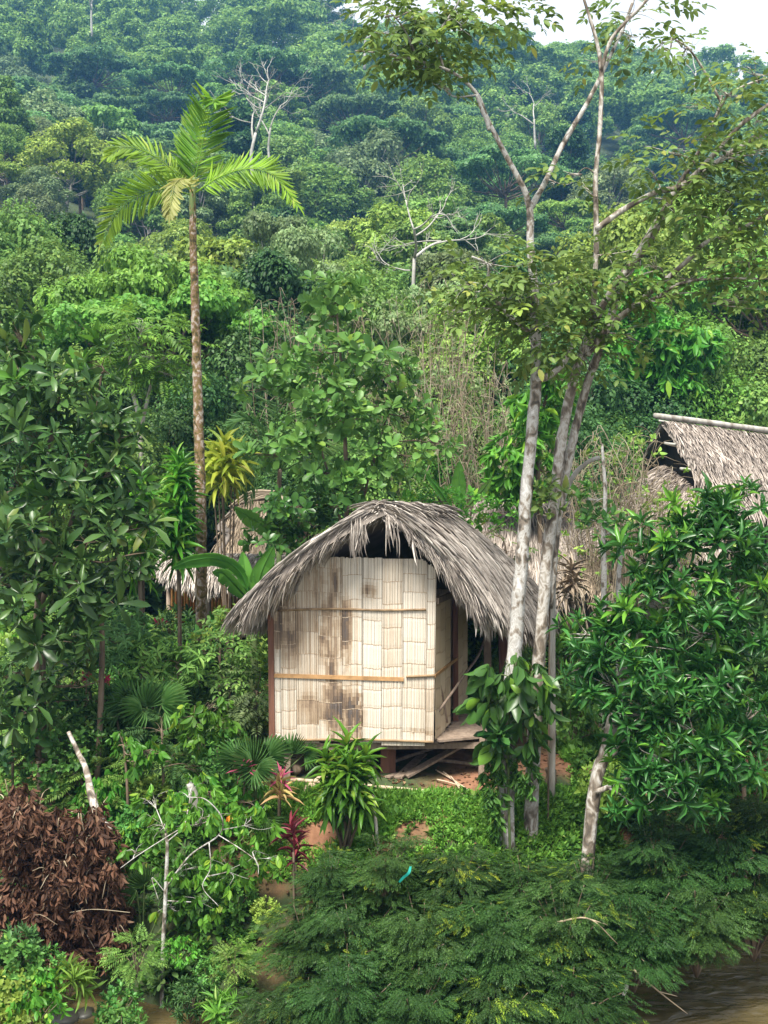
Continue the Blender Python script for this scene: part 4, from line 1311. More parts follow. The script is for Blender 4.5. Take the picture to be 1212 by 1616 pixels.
# ---- climber with big leaves wrapped round the twin trunks
plant('climbing_plant', 'big-leaved climber wrapped round the white trunk beside the porch', 'climber', (806, 1290, 15.55),
      [(800, 1050, 15.35, 45, 28), (770, 1070, 15.3, 30, 22), (840, 1075, 15.35, 40, 28), (800, 1100, 15.3, 45, 28), (840, 1125, 15.35, 35, 32), (795, 1165, 15.3, 26, 26), (845, 1170, 15.4, 18, 25), (770, 1110, 15.3, 20, 18)],
      PEN6, 'pend', 30, .36, 'lance', 'stem_green', (P4([(806, 1290), (802, 1200), (806, 1100), (815, 1030)], 15.5, [.02, .02, .015]),), .008, seed=6, crown='foliage', trunk='stem')
plant('hanging_vine', 'curtain of thin green vines hanging down the white trunk under the climber', 'climber', (800, 1290, 15.5),
      [(775, 1240, 15.45, 14, 50), (790, 1200, 15.45, 22, 30), (830, 1220, 15.5, 20, 40), (782, 1280, 15.45, 12, 40)], PENL, 'pend', 150, .16, 'cover', 'stem_green', (P4([(800, 1290), (785, 1220), (795, 1160)], 15.5, [.012, .01]),), 0, seed=7, crown='foliage', trunk='stem')
plant('bromeliad', 'small dark rosette plant perched low on the white trunk', 'plant', (789, 1190, 15.25), [(789, 1172, 15.25, 12, 10, 3.)], ROS8, 'ros', 40, .30, 'big_leaf', 'stem_green', (), 0, seed=8, crown='foliage')

# ---- big dull-leaved trees at the left edge
plant('broadleaf_tree', 'large dull-leaved tree at the left edge with whorls of long leaves', 'tree', (70, 1260, 17.2),
      [(160, 575, 17.2, 36, 30), (90, 620, 17.2, 60, 40), (25, 600, 17.2, 60, 60), (140, 650, 17.0, 50, 35), (50, 690, 17.0, 70, 50), (190, 695, 17.0, 42, 34), (15, 770, 16.8, 60, 50), (95, 750, 16.8, 65, 45), (180, 745, 17, 45, 35), (20, 520, 17.4, 40, 30), (150, 800, 17, 45, 35), (205, 790, 17.3, 30, 35)],
      ROSD, 'ros', 25, .33, 'big_leaf', 'bark', (P4([(70, 1260), (62, 1000), (72, 820), (80, 700), (95, 620)], 17.4, [.10, .09, .07, .04, .02]), P4([(66, 950), (120, 800), (150, 660), (160, 590)], 17.3, [.05, .03, .015])), .014, seed=10, young='wood_bright', yfrac=.07)
plant('broadleaf_tree', 'lower big-leaved tree spreading drooping whorls beneath the large left-edge one', 'tree', (150, 1250, 16.8),
      [(55, 850, 16.4, 60, 40), (140, 855, 16.5, 55, 40), (115, 920, 16.3, 60, 36), (30, 930, 16.2, 55, 40), (195, 880, 16.8, 45, 30), (170, 940, 16.6, 40, 26), (60, 1000, 16.2, 40, 32), (20, 1060, 16.2, 36, 40, .7), (215, 830, 17, 30, 36), (95, 1010, 16.2, 45, 36), (110, 1085, 16.3, 40, 36), (40, 1120, 16.2, 36, 30)],
      ROSD, 'ros', 25, .33, 'big_leaf', 'bark', (P4([(150, 1250), (160, 1080), (158, 960), (130, 860)], 16.8, [.05, .045, .035, .015]), P4([(60, 1200, ), (62, 1080), (60, 960), (70, 880)], 16.6, [.05, .04, .03])), .012, seed=11)

# ---- broad-leaved tree behind the hut
plant('broadleaf_tree', 'fresh green broad-leaved tree with thin stems rising just behind the thatched hut', 'tree', (548, 905, 21.6),
      [(530, 470, 21.8, 42, 34), (520, 500, 21.8, 26, 22), (500, 560, 21.4, 50, 26), (450, 590, 21.2, 50, 24), (570, 570, 21.6, 55, 28), (620, 600, 21.6, 40, 34), (405, 615, 21.2, 34, 16), (500, 620, 21.2, 60, 28), (590, 640, 21.4, 50, 30), (640, 660, 21.6, 40, 24), (540, 660, 21.2, 50, 28), (690, 700, 21.6, 34, 20), (640, 720, 21.4, 40, 20), (590, 720, 21.4, 40, 26), (460, 700, 21.2, 55, 22), (420, 720, 21.3, 34, 18), (510, 745, 21.2, 40, 22), (570, 770, 21.4, 40, 24)],
      OBO6, 'ros', 34, .25, 'ovate', 'bark', (P4([(548, 905), (547, 800), (545, 700), (540, 600), (532, 500)], 21.6, [.06, .05, .035, .02]), P4([(548, 880), (530, 790), (500, 690), (470, 610)], 21.5, [.04, .025, .012]), P4([(556, 880), (580, 760), (610, 660), (630, 600)], 21.6, [.035, .022, .012])), .012, seed=12)
plant('shrub', 'leafy green shrub filling the gap between banana leaves and hut roof', 'shrub', (470, 930, 20.6),
      [(470, 800, 20.6, 55, 26), (430, 850, 20.4, 40, 30), (500, 830, 20.8, 45, 26), (450, 880, 20.4, 35, 24), (540, 800, 21, 40, 20)], OBO6, 'ros', 36, .22, 'lance', 'bark', (P4([(470, 930), (470, 860), (475, 800)], 20.6, [.03, .02]),), .01, seed=13)
plant('shrub', 'bright small-leaved shrub showing over the right slope of the hut roof', 'shrub', (740, 900, 22.6),
      [(700, 790, 22.4, 40, 22), (745, 800, 22.4, 45, 26), (790, 810, 22.4, 36, 26), (720, 825, 22.4, 40, 20), (660, 790, 22.4, 30, 14)], OVA6, 'ros', 60, .14, 'cacao', 'bark', (P4([(740, 900), (742, 840), (745, 800)], 22.5, [.03, .02]),), .008, seed=14)
plant('shrub', 'dangling leafy branch of a shrub between hut roof and white trunk', 'shrub', (800, 960, 21.2),
      [(770, 840, 20.9, 34, 16, .8), (800, 870, 20.9, 22, 18, .8), (850, 790, 16.3, 16, 14, .0)], ALT5, 'spray', 80, .24, 'olive', 'bark', (P4([(800, 960), (800, 880), (775, 840)], 21.0, [.02, .012]),), .007, seed=15)
plant('shrub', 'little tuft of leaves sprouting from between the twin white trunks', 'shrub', (866, 960, 16.2),
      [(850, 780, 15.7, 20, 16), (880, 775, 15.8, 18, 14), (870, 800, 15.7, 16, 14)], OVA6, 'ros', 70, .17, 'olive', 'bark', (P4([(866, 960), (868, 860), (866, 790)], 16.1, [.015, .01]),), .006, seed=16)

# ---- trees with limp bright leaves
plant('broadleaf_tree', 'tree with limp bright green leaf bunches hanging left of the white trunks', 'tree', (860, 900, 24.5),
      [(880, 600, 24.4, 26, 30), (832, 640, 24.4, 26, 30), (865, 650, 24.6, 25, 30), (800, 700, 24.3, 26, 28), (830, 690, 24.4, 22, 28), (850, 740, 24.6, 40, 40), (800, 750, 24.6, 30, 30)], PENL, 'pend', 36, .42, 'cacao', 'bark', (P4([(860, 900), (850, 780), (850, 680), (870, 600)], 24.6, [.06, .05, .03]),), .012, seed=17)
plant('broadleaf_tree', 'tree with limp bright leaf bunches above the dry thicket on the right', 'tree', (1080, 800, 36),
      [(1010, 440, 35.5, 36, 26), (1000, 500, 35.5, 40, 40), (1055, 560, 35.5, 30, 36), (1085, 590, 35.5, 24, 30), (1040, 520, 35.5, 40, 30), (960, 560, 35.5, 36, 40), (1100, 540, 35.5, 40, 30)], PENL, 'pend', 26, .52, 'cacao', 'bark', (P4([(1080, 800), (1060, 650), (1040, 540), (1010, 440)], 36, [.10, .08, .04]),), .014, seed=18)
plant('broadleaf_tree', 'slim forked tree with feathery reddish-tipped leaves left of the palm trunk', 'tree', (222, 820, 27),
      [(230, 510, 27, 50, 24), (270, 560, 27, 30, 24), (200, 530, 27, 30, 26), (240, 560, 27, 40, 26), (265, 590, 26.8, 26, 22), (215, 580, 27.2, 30, 22)], PIN9, 'spray', 46, .8, 'wood_bright', 'bark_pale', (P4([(222, 820), (222, 700), (208, 610), (205, 560)], 27, [.07, .06, .04]), P4([(222, 680), (235, 620), (245, 580)], 27, [.05, .04, .02])), .012, seed=19)
plant('palm_tree', 'small palm with fine dark fronds behind the broad-leaved tree', 'palm', (440, 880, 24), [], ALT5, 'spray', 0, 1, 'fan', 'bark', (P4([(440, 880), (440, 800), (442, 740)], 24, [.06, .05]),), 0, seed=20)
sp_ = bpy.data.objects[[o.name for o in COL.objects if o.get('label', '').startswith('small palm with fine')][0]]
for i, (ex, ey, Y2) in enumerate([(430, 580, 23.6), (520, 600, 24.2), (380, 660, 23.8), (500, 690, 23.2), (600, 640, 24.5), (400, 740, 23.4), (620, 730, 24), (470, 560, 25)]):
    a = at(442, 745, 24); e = at(ex, ey, Y2); md = (a + e) / 2 + [0, 0, .45]
    frond([a, md, e, e + (e - md) * .35 + [0, 0, -.5]], .8, 40, 'fan', np.cross(e - a, [0, 0, 1.]) + [0, .3, 0], .9, .25, w=.03, rib=.018, parent=sp_, seed=30 + i)
plant('palm_tree', 'young palm fanning fine green fronds behind the porch posts', 'palm', (770, 1140, 22), [], ALT5, 'spray', 0, 1, 'fan', 'bark', (P4([(770, 1140), (770, 1100), (772, 1075)], 22, [.05, .04]),), 0, seed=21)
sp_ = bpy.data.objects[[o.name for o in COL.objects if o.get('label', '').startswith('young palm fanning')][0]]
for i, (ex, ey, Y2) in enumerate([(745, 970, 21.6), (770, 950, 22.4), (800, 960, 22), (735, 1030, 21.6), (820, 1000, 22), (755, 1000, 21.4), (790, 1010, 21.4), (730, 1080, 21.6)]):
    a = at(771, 1085, 22); e = at(ex, ey, Y2); md = (a + e) / 2 + [0, 0, .2]
    frond([a, md, e, e + (e - md) * .3 + [0, 0, -.25]], .42, 36, 'dracaena', np.cross(e - a, [0, 0, 1.]) + [0, .3, 0], .9, .2, w=.028, rib=.012, parent=sp_, seed=50 + i)


# ---- strap-leaved plants
def strap(name, label, cat, base, heads, L, mat, seed, T=STR16, stems=True, bark='bark', lw=.016):
    rng = np.random.default_rng(seed)
    q = at(*base); gz = float(g(q[0], q[1]))
    r = thing(name, label, cat, (q[0], q[1], gz))
    tb, cb = MB(), MB()
    for h in heads:
        p = at(*h[:3]); s = h[3] if len(h) > 3 else 1
        a = unit(np.array([rng.normal(0, .15), rng.normal(0, .15) - .1, 1.]))
        put(cb, T[rng.integers(len(T))], [p], [a], [unit(rng.normal(size=3))], L * s)
        tube(tb, [[q[0] + rng.normal(0, .05), q[1], gz - .08], [(q[0] + p[0]) / 2, (q[1] + p[1]) / 2, (gz + p[2]) / 2], p], [lw * 1.4, lw * 1.2, lw], 6, 8)
    tb.build('stem', M[bark], r); cb.build('foliage', M[mat], r)
    return r


rngd = np.random.default_rng(4)
strap('dracaena', 'bushy dracaena with striped arching leaves growing before the hut stilts', 'plant', (543, 1312, 15.5),
      [(548, 1200, 15.4, 1.05), (520, 1218, 15.3, .95), (575, 1216, 15.3, .95)] + [(545 + 34 * math.cos(i * 2.4) * (.4 + .6 * i / 16), 1222 + 4.6 * i, 15.15 + .12 * math.sin(i * 2.4), .85) for i in range(15)], .38, 'dracaena', 71, T=STRW)
strap('dracaena', 'tall column of dark strap leaves left of the palm trunk', 'plant', (285, 960, 20.2),
      [(281 + 3 * math.sin(i * 2.1), 738 + i * 15, 20.2 + .12 * math.cos(i * 1.7), .75 + .3 * min(1, i / 4)) for i in range(11)], .46, 'dracaena', 72)
strap('dracaena', 'second strap-leaved column half hidden among the big left-edge leaves', 'plant', (228, 980, 19.4),
      [(222 + 4 * math.sin(i * 2.1), 780 + i * 17, 19.4 + .12 * math.cos(i * 1.7), .85) for i in range(9)], .5, 'dracaena', 73)
strap('dracaena', 'golden yellow dracaena beside the ridge of the tan two-tiered house', 'plant', (358, 880, 23.2),
      [(352, 728, 23, .9), (372, 742, 23, .9), (335, 738, 23, .8), (350, 752, 22.8, 1.0), (345, 775, 22.9, .8), (365, 765, 22.9, .7)], .62, 'dracaena_gold', 74)
strap('cordyline', 'dark red cordyline standing on the bank left of the dracaena', 'plant', (465, 1420, 14.6),
      [(464, 1322, 14.6, 1.0), (463, 1345, 14.55, .9), (466, 1365, 14.6, .8)], .30, 'red_leaf', 75, T=STRS)
strap('cordyline', 'cream and red striped rosette plant left of the lying pole', 'plant', (440, 1310, 15.6), [(440, 1252, 15.5, 1.0), (440, 1262, 15.45, .9)], .34, 'cream_leaf', 76, T=STRS)
strap('cordyline', 'pink-topped rosette plant against the lowest left corner of the hut', 'plant', (441, 1300, 15.75), [(442, 1238, 15.6, 1.0)], .24, 'pink_leaf', 77, T=STRS)
strap('cordyline', 'small pink rosette under the fan palm leaf', 'plant', (384, 1300, 15.6), [(386, 1222, 15.5, 1.0)], .22, 'pink_leaf', 78, T=STRS)
strap('dracaena', 'dried brown strap-leaved plant hanging by the shelter posts', 'plant', (905, 1010, 21), [(900, 912, 21, 1), (905, 930, 20.9, 1), (895, 945, 20.9, 1.)], .36, 'thatch_tan', 79)
strap('dracaena', 'green strap-leaved clump beyond the white trunks near the clearing', 'plant', (895, 1060, 20), [(892, 1025, 20, 1), (905, 1015, 20, 1), (880, 1040, 19.8, .9), (915, 1040, 20, .9)], .5, 'grass', 80, T=STRS)


# ---- fan palms
def fanleaf(seed, k=26, span=2.5):
    r = np.random.default_rng(seed)
    mb = MB()
    a = np.linspace(-span / 2, span / 2, k)
    d = np.stack([np.sin(a), np.cos(a), r.normal(0, .02, k) + .10 * np.cos(np.arange(k) * math.pi)], -1)
    put(mb, leafT([(.3, .75), (.6, 1.0), (.85, .5)], .2, .18), np.zeros((k, 3)), d, np.tile([0, 0, 1.], (k, 1)), np.full(k, 1.0) * (1 - .12 * np.abs(a)), np.full(k, span / k * .86))
    return mb.T()


FANS = [fanleaf(i) for i in range(3)]


def fanpalm(label, base, fans, seed):
    rng = np.random.default_rng(seed)
    q = at(*base); gz = float(g(q[0], q[1]))
    r = thing('fan_palm', label, 'palm', (q[0], q[1], gz))
    tb, cb = MB(), MB()
    for i, (px, py, Y, L, dx, dy, dz) in enumerate(fans):
        p = at(px, py, Y)
        d = unit(np.array([dx, dy, dz], float))
        nn = unit(np.array([-dx * .3, -.9, .75]))
        put(cb, FANS[i % 3], [p], [d], [nn], L)
        tube(tb, [[q[0], q[1], gz - .05], (p + [q[0], q[1], gz]) / 2 + [0, 0, .1], p], [.014, .012, .01], 5, 8)
    tb.build('stem', M['stem_green'], r); cb.build('fronds', M['fan'], r)


fanpalm('fan palm with stiff pleated leaves at the hut\'s front left corner', (405, 1300, 15.9), [(398, 1208, 15.8, .46, -.1, -.1, 1), (375, 1200, 15.7, .40, -.9, -.1, .55), (425, 1195, 15.8, .40, .8, 0, .75), (396, 1212, 15.6, .42, -.4, -.5, .3), (462, 1190, 15.9, .34, .1, -.1, 1), (480, 1190, 15.95, .30, 1, -.1, -.15), (405, 1215, 15.5, .35, .6, -.5, -.1)], 1)
fanpalm('fan palm among the shrubs below the palm trunk', (232, 1190, 17.4), [(232, 1115, 17.3, .5, .1, -.1, 1), (205, 1105, 17.3, .5, -.8, -.1, .7), (255, 1112, 17.2, .5, .9, -.1, .5), (225, 1122, 17.1, .45, -.4, -.5, .1), (262, 1120, 17.1, .45, .9, -.3, -.1), (190, 1125, 17.2, .42, -1, -.2, .1)], 2)
fanpalm('blue-green fan palm half hidden under the small drooping-leaved tree', (225, 1440, 14.9), [(228, 1395, 14.8, .32, -.3, -.3, .9), (285, 1400, 14.7, .34, .4, -.3, -.9), (420, 1290, 15.3, .36, .3, -.2, -.8), (215, 1405, 14.7, .3, -.8, -.3, .2)], 3)


# ---- bananas
def banana(label, base, leaves_, seed):
    rng = np.random.default_rng(seed)
    q = at(*base); gz = float(g(q[0], q[1]))
    r = thing('banana_plant', label, 'banana plant', (q[0], q[1], gz))
    tb = MB()
    tops = np.mean([at(*lf[0][0]) for lf in leaves_], axis=0)
    tube(tb, [[q[0], q[1], gz - .1], (tops + [q[0], q[1], gz]) / 2, tops], [.10, .085, .05], 9, 10)
    tb.build('stem', M['stem_green'], r)
    for pts, W in leaves_:
        c_ = spline(np.array([at(*p) for p in pts]), 34)
        t = unit(np.gradient(c_, axis=0))
        view = unit(c_ - np.array([0, 0, EYE]))
        side = unit(np.cross(t, view) * .85 + np.array([.0, .35, .1]))
        nn = np.cross(side, t)
        u = np.linspace(0, 1, 34)
        wv = W / 2 * np.clip(np.sin(math.pi * np.clip((u - .12) / .88, 0, 1) ** .75), 0, 1) ** .6
        mb = MB()
        for sg in (-1, 1):
            i0 = 4
            while i0 < 33:
                i1 = min(33, i0 + rng.integers(2, 8))
                k = np.arange(i0, i1 + 1)
                inn = c_[k]
                dz = np.array([0, 0, -1.]) * wv[k][:, None] * rng.uniform(.05, .4)
                o1 = inn + side[k] * (sg * wv[k] * .55)[:, None] - nn[k] * (wv[k] * .18)[:, None] * (-1)
                o2 = inn + side[k] * (sg * wv[k] * rng.uniform(.93, 1.03))[:, None] + dz + t[k] * (wv[k] * rng.uniform(0, .25))[:, None]
                m_ = len(k)
                v = np.vstack([inn, o1, o2]); f = []
                for a in range(m_ - 1):
                    f += [(a, a + 1, m_ + a + 1, m_ + a), (m_ + a, m_ + a + 1, 2 * m_ + a + 1, 2 * m_ + a)]
                mb.add(v, [np.array(f)])
                i0 = i1
        tube(mb, c_, np.linspace(.022, .004, 34), 5)
        mb.build('leaf', M['banana'], r)


banana('banana plant with broad torn leaves in front of the tan two-tiered house', (400, 1010, 19.6),
       [([(398, 955, 19.6), (380, 905, 19.5), (345, 882, 19.3), (300, 885, 19.1), (270, 897, 19.0)], .30), ([(400, 955, 19.6), (388, 910, 19.6), (383, 870, 19.7)], .34), ([(402, 955, 19.6), (412, 905, 19.5), (432, 862, 19.4)], .42), ([(402, 955, 19.6), (420, 925, 19.3), (450, 890, 19.1), (462, 890, 19.0)], .34), ([(399, 955, 19.6), (372, 925, 19.2), (352, 905, 19.0), (335, 903, 18.9)], .32)], 1)
banana('banana plant with one upright leaf by the ridge of the tan house', (445, 960, 22.2),
       [([(440, 870, 22.2), (436, 820, 22.2), (436, 772, 22.2)], .46), ([(438, 870, 22.2), (420, 835, 22), (392, 815, 21.8), (370, 800, 21.7)], .40), ([(442, 870, 22.2), (462, 830, 22), (480, 815, 22)], .36)], 2)
banana('banana plant showing one upright pale leaf over the hut ridge', (722, 900, 24),
       [([(722, 810, 24), (724, 765, 24), (725, 728, 24)], .36), ([(718, 812, 24), (695, 775, 24), (672, 748, 24)], .20), ([(726, 812, 24), (760, 775, 24), (775, 755, 24)], .20)], 3)

# ---- shrubs of the left garden
garden = [
    ('cassava_shrub', 'cassava-like shrub with fingered leaves beneath the two-tiered house', (250, 1080, 19), [(205, 975, 19, 36, 20), (195, 1000, 18.8, 45, 24), (280, 1040, 19, 40, 16), (240, 1020, 18.6, 45, 20)], CAS7, 'ros', 75, .20, 'wood_blue'),
    ('cassava_shrub', 'cassava-like shrub left of centre with greyish fingered leaves', (150, 1150, 18), [(130, 1000, 18, 55, 30), (185, 1010, 17.8, 50, 30), (90, 1030, 17.8, 36, 24), (160, 1045, 17.6, 50, 22)], CAS7, 'ros', 75, .19, 'wood_blue'),
    ('cassava_shrub', 'cassava-like shrub right of the red flowers', (250, 1150, 17.8), [(240, 1030, 17.8, 50, 28), (290, 1050, 17.7, 45, 28), (215, 1065, 17.6, 36, 20)], CAS7, 'ros', 75, .19, 'wood_mid'),
    ('shrub', 'dense small-leaved dark shrub beside the leaning white log', (150, 1270, 16.9), [(85, 1150, 16.7, 45, 40), (80, 1210, 16.5, 45, 36), (120, 1180, 16.6, 40, 45), (60, 1240, 16.5, 45, 25)], OVA6, 'ros', 110, .11, 'ovate'),
    ('shrub', 'broad dark shrub with long leaves at the far left bank', (20, 1290, 16.6), [(20, 1150, 16.4, 40, 36), (10, 1215, 16.3, 40, 36), (30, 1100, 16.5, 40, 24)], ROS8, 'ros', 30, .26, 'wood_dark'),
    ('shrub', 'round dark-stemmed shrub beside the hut\'s left wall', (358, 1160, 18.3), [(370, 985, 18.2, 40, 36), (345, 1030, 18.0, 45, 36), (395, 1040, 18.2, 34, 40), (365, 1070, 18.0, 40, 24)], ALT5, 'spray', 130, .24, 'wood_mid'),
    ('shrub', 'feathery shrub squeezed between hut wall and fan palm', (405, 1200, 17.9), [(405, 1090, 17.9, 28, 40), (410, 1130, 17.8, 24, 34), (385, 1120, 17.7, 24, 24)], PIN9, 'spray', 90, .4, 'wood_grey'),
    ('young_tree', 'young drooping-leaved tree left of the fan palm', (325, 1240, 16.4), [(305, 1130, 16.4, 30, 26), (345, 1140, 16.4, 28, 26), (320, 1165, 16.3, 30, 22), (340, 1110, 16.4, 24, 18)], PEN6, 'pend', 75, .19, 'cacao'),
    ('young_tree', 'young drooping-leaved tree beside the white log', (205, 1280, 16.0), [(195, 1175, 16, 26, 22), (235, 1185, 16, 26, 24), (215, 1200, 15.9, 26, 20)], PEN6, 'pend', 70, .18, 'cacao'),
    ('shrub', 'low bright shrub in front of the fan palm', (350, 1330, 15.7), [(330, 1250, 15.6, 45, 30), (385, 1265, 15.5, 45, 30), (290, 1265, 15.5, 40, 26), (350, 1290, 15.4, 50, 24)], PEN6, 'pend', 75, .15, 'cacao'),
    ('shrub', 'mixed leafy shrub under the two-tiered house wall', (320, 1080, 20), [(300, 1022, 20, 40, 16), (350, 1000, 20, 32, 18), (330, 1030, 19.8, 36, 16)], OVA6, 'ros', 60, .17, 'ovate'),
    ('shrub', 'yellow-green bushy shrub left of the hut eave', (345, 1060, 19.2), [(350, 985, 19.2, 28, 16), (330, 1010, 19.1, 26, 14)], OVA6, 'ros', 90, .12, 'wood_yellow'),
    ('shrub', 'shady fern-leaved shrub low in the left garden', (260, 1280, 16.3), [(255, 1150, 16.8, 40, 20), (270, 1200, 16.4, 40, 24), (300, 1210, 16.3, 34, 20)], PIN9, 'spray', 80, .38, 'wood_dark'),
    ('shrub', 'narrow-leaved shrub crowding under the left-edge trees', (200, 1230, 17.2), [(180, 1110, 17.2, 36, 24), (130, 1110, 17.2, 36, 24), (160, 1140, 17, 40, 20), (60, 1110, 17, 34, 24)], LAN9, 'ros', 60, .18, 'wood_dark'),
]
for i, (nm, lab, base, cls, Ts, md, dn, sz, mt) in enumerate(garden):
    b0 = at(*base)
    plant(nm, lab, 'shrub' if 'shrub' in nm else 'tree', base, cls, Ts, md, dn, sz, mt, 'bark', (P4([(base[0], base[1]), ((base[0] + cls[0][0]) / 2, (base[1] + cls[0][1]) / 2), (cls[0][0], cls[0][1])], base[2], [.025, .015]),), .008, seed=30 + i, crown='crown' if 'tree' in nm else 'foliage', trunk='trunk' if 'tree' in nm else 'stem')
plant('flowering_shrub', 'thin shrub with dark red flowers in the left garden', 'shrub', (135, 1150, 17.3), [(138, 1062, 17.2, 6, 4, 3), (124, 1080, 17.2, 7, 4, 3), (165, 1078, 17.2, 5, 4, 3)], OVA6, 'ros', 90, .09, 'red_flower', 'bark', (P4([(135, 1150), (136, 1100), (138, 1062)], 17.2, [.012, .008]),), .005, seed=60, crown='flowers', trunk='stem')
plant('flowering_shrub', 'red-flowered twig beside the orange cane wall', 'shrub', (258, 1040, 20.5), [(257, 985, 20.5, 6, 4, 4)], OVA6, 'ros', 90, .10, 'red_flower', 'bark', (P4([(258, 1040), (257, 985)], 20.5, [.01, .006]),), .004, seed=61, crown='flowers', trunk='stem')

# ---- little tree with bare pale twigs in front
YS = 14.3
S1 = P4([(256, 1640), (256, 1560), (258, 1480), (262, 1400), (264, 1340), (262, 1315)], YS, [.032, .03, .026, .018])
S2 = P4([(262, 1400), (300, 1350), (345, 1318), (350, 1290), (325, 1262), (300, 1258)], (YS, 14.0), [0.0120, 0.0096, 0.0054])
S3 = P4([(262, 1330), (290, 1305), (225, 1345), (190, 1370)], (YS, 14.1), [0.0084, 0.0060, 0.0042])
S4 = P4([(345, 1318), (380, 1340), (405, 1360), (408, 1380)], (14.1, 13.9), [0.0072, 0.0036])
S5 = P4([(330, 1330), (332, 1370), (320, 1400), (345, 1430)], (14.0, 13.9), [0.0072, 0.0036])
S6 = P4([(262, 1410), (240, 1385), (250, 1420)], (14.2, 14.1), [0.0060, 0.0036])
plant('young_tree', 'slim pale-stemmed young tree with bare white twigs and bright drooping leaves', 'tree', (256, 1640, YS),
      [(330, 1285, 14.5, 70, 34), (260, 1300, 14.5, 40, 30), (400, 1300, 14.5, 45, 34), (215, 1345, 14.4, 30, 20, .7), (300, 1370, 14.5, 60, 30), (370, 1370, 14.5, 60, 40), (330, 1420, 14.4, 50, 30), (270, 1430, 14.4, 40, 20, .7), (425, 1350, 14.6, 30, 26, .8), (240, 1260, 14.8, 40, 24, .8), (300, 1240, 14.9, 50, 20)],
      PEN6, 'pend', 62, .15, 'cacao', 'bark_white', (S1, S2, S3, S4, S5, S6), .006, seed=70, young='orange_fruit', yfrac=.008)

# ---- glossy lance-leaved tree on the right bank
plant('broadleaf_tree', 'dense glossy lance-leaved tree on the right bank with bright leaf tips', 'tree', (915, 1350, 14.9),
      [(1180, 800, 14.6, 55, 34), (1100, 810, 14.6, 55, 34), (1050, 850, 14.6, 55, 30), (1140, 860, 14.4, 65, 36), (1205, 880, 14.4, 50, 40), (1000, 880, 14.7, 45, 24), (1080, 910, 14.4, 60, 34), (1160, 930, 14.3, 60, 36), (1040, 960, 14.5, 60, 30), (970, 975, 14.8, 40, 26), (1100, 1000, 14.2, 65, 34), (1190, 1000, 14.3, 50, 40), (1010, 1020, 14.5, 60, 34), (950, 1020, 14.8, 40, 30), (1060, 1070, 14.2, 65, 34), (1150, 1080, 14.1, 60, 38), (960, 1080, 14.6, 45, 36), (1200, 1120, 14.2, 45, 50), (1010, 1130, 14.4, 55, 34), (1090, 1140, 14.1, 60, 34), (1030, 1190, 14.1, 60, 30), (1120, 1200, 14.1, 55, 36), (985, 1220, 14.3, 40, 34), (1050, 1250, 14.0, 55, 30), (1180, 1210, 14.2, 50, 40), (1000, 1270, 14.2, 40, 26), (1110, 1270, 14.2, 45, 30), (920, 1060, 15.2, 30, 26, .8), (905, 1000, 15.4, 26, 20, .7)],
      LAN9 + LANX, 'ros', 50, .25, 'lance', 'bark_dark', (P4([(915, 1350), (935, 1270), (958, 1180), (975, 1100), (1000, 1020), (1040, 940), (1080, 860)], 14.9, [.10, .09, .075, .06, .03]), P4([(958, 1200), (1030, 1120), (1110, 1040), (1170, 950)], 14.8, [.055, .04, .02]), P4([(940, 1250), (1020, 1220), (1110, 1190)], (14.8, 14.4), [.04, .02])), .012, seed=80, young='cacao', yfrac=.07)
plant('shrub', 'lance-leaved shrub in the gap beyond the glossy right-bank tree', 'shrub', (1180, 1180, 17), [(1190, 960, 17, 50, 50), (1130, 1020, 17.2, 50, 50), (1200, 1060, 17, 45, 50), (1060, 1000, 17.4, 50, 50), (1150, 1120, 17, 50, 45), (960, 1110, 17.4, 40, 40)], LAN9, 'ros', 40, .28, 'wood_dark', 'bark', (P4([(1180, 1180), (1170, 1060), (1160, 960)], 17.2, [.04, .02]),), .01, seed=81, crown='foliage', trunk='stem')
plant('shrub', 'light green shrub catching light at the right edge', 'shrub', (1200, 1300, 15.8), [(1190, 1130, 15.8, 40, 30), (1150, 1150, 15.9, 40, 26), (1205, 1180, 15.7, 30, 26)], OVA6, 'ros', 70, .16, 'ovate', 'bark', (P4([(1200, 1300), (1195, 1220), (1190, 1140)], 15.8, [.03, .015]),), .008, seed=82, crown='foliage', trunk='stem')

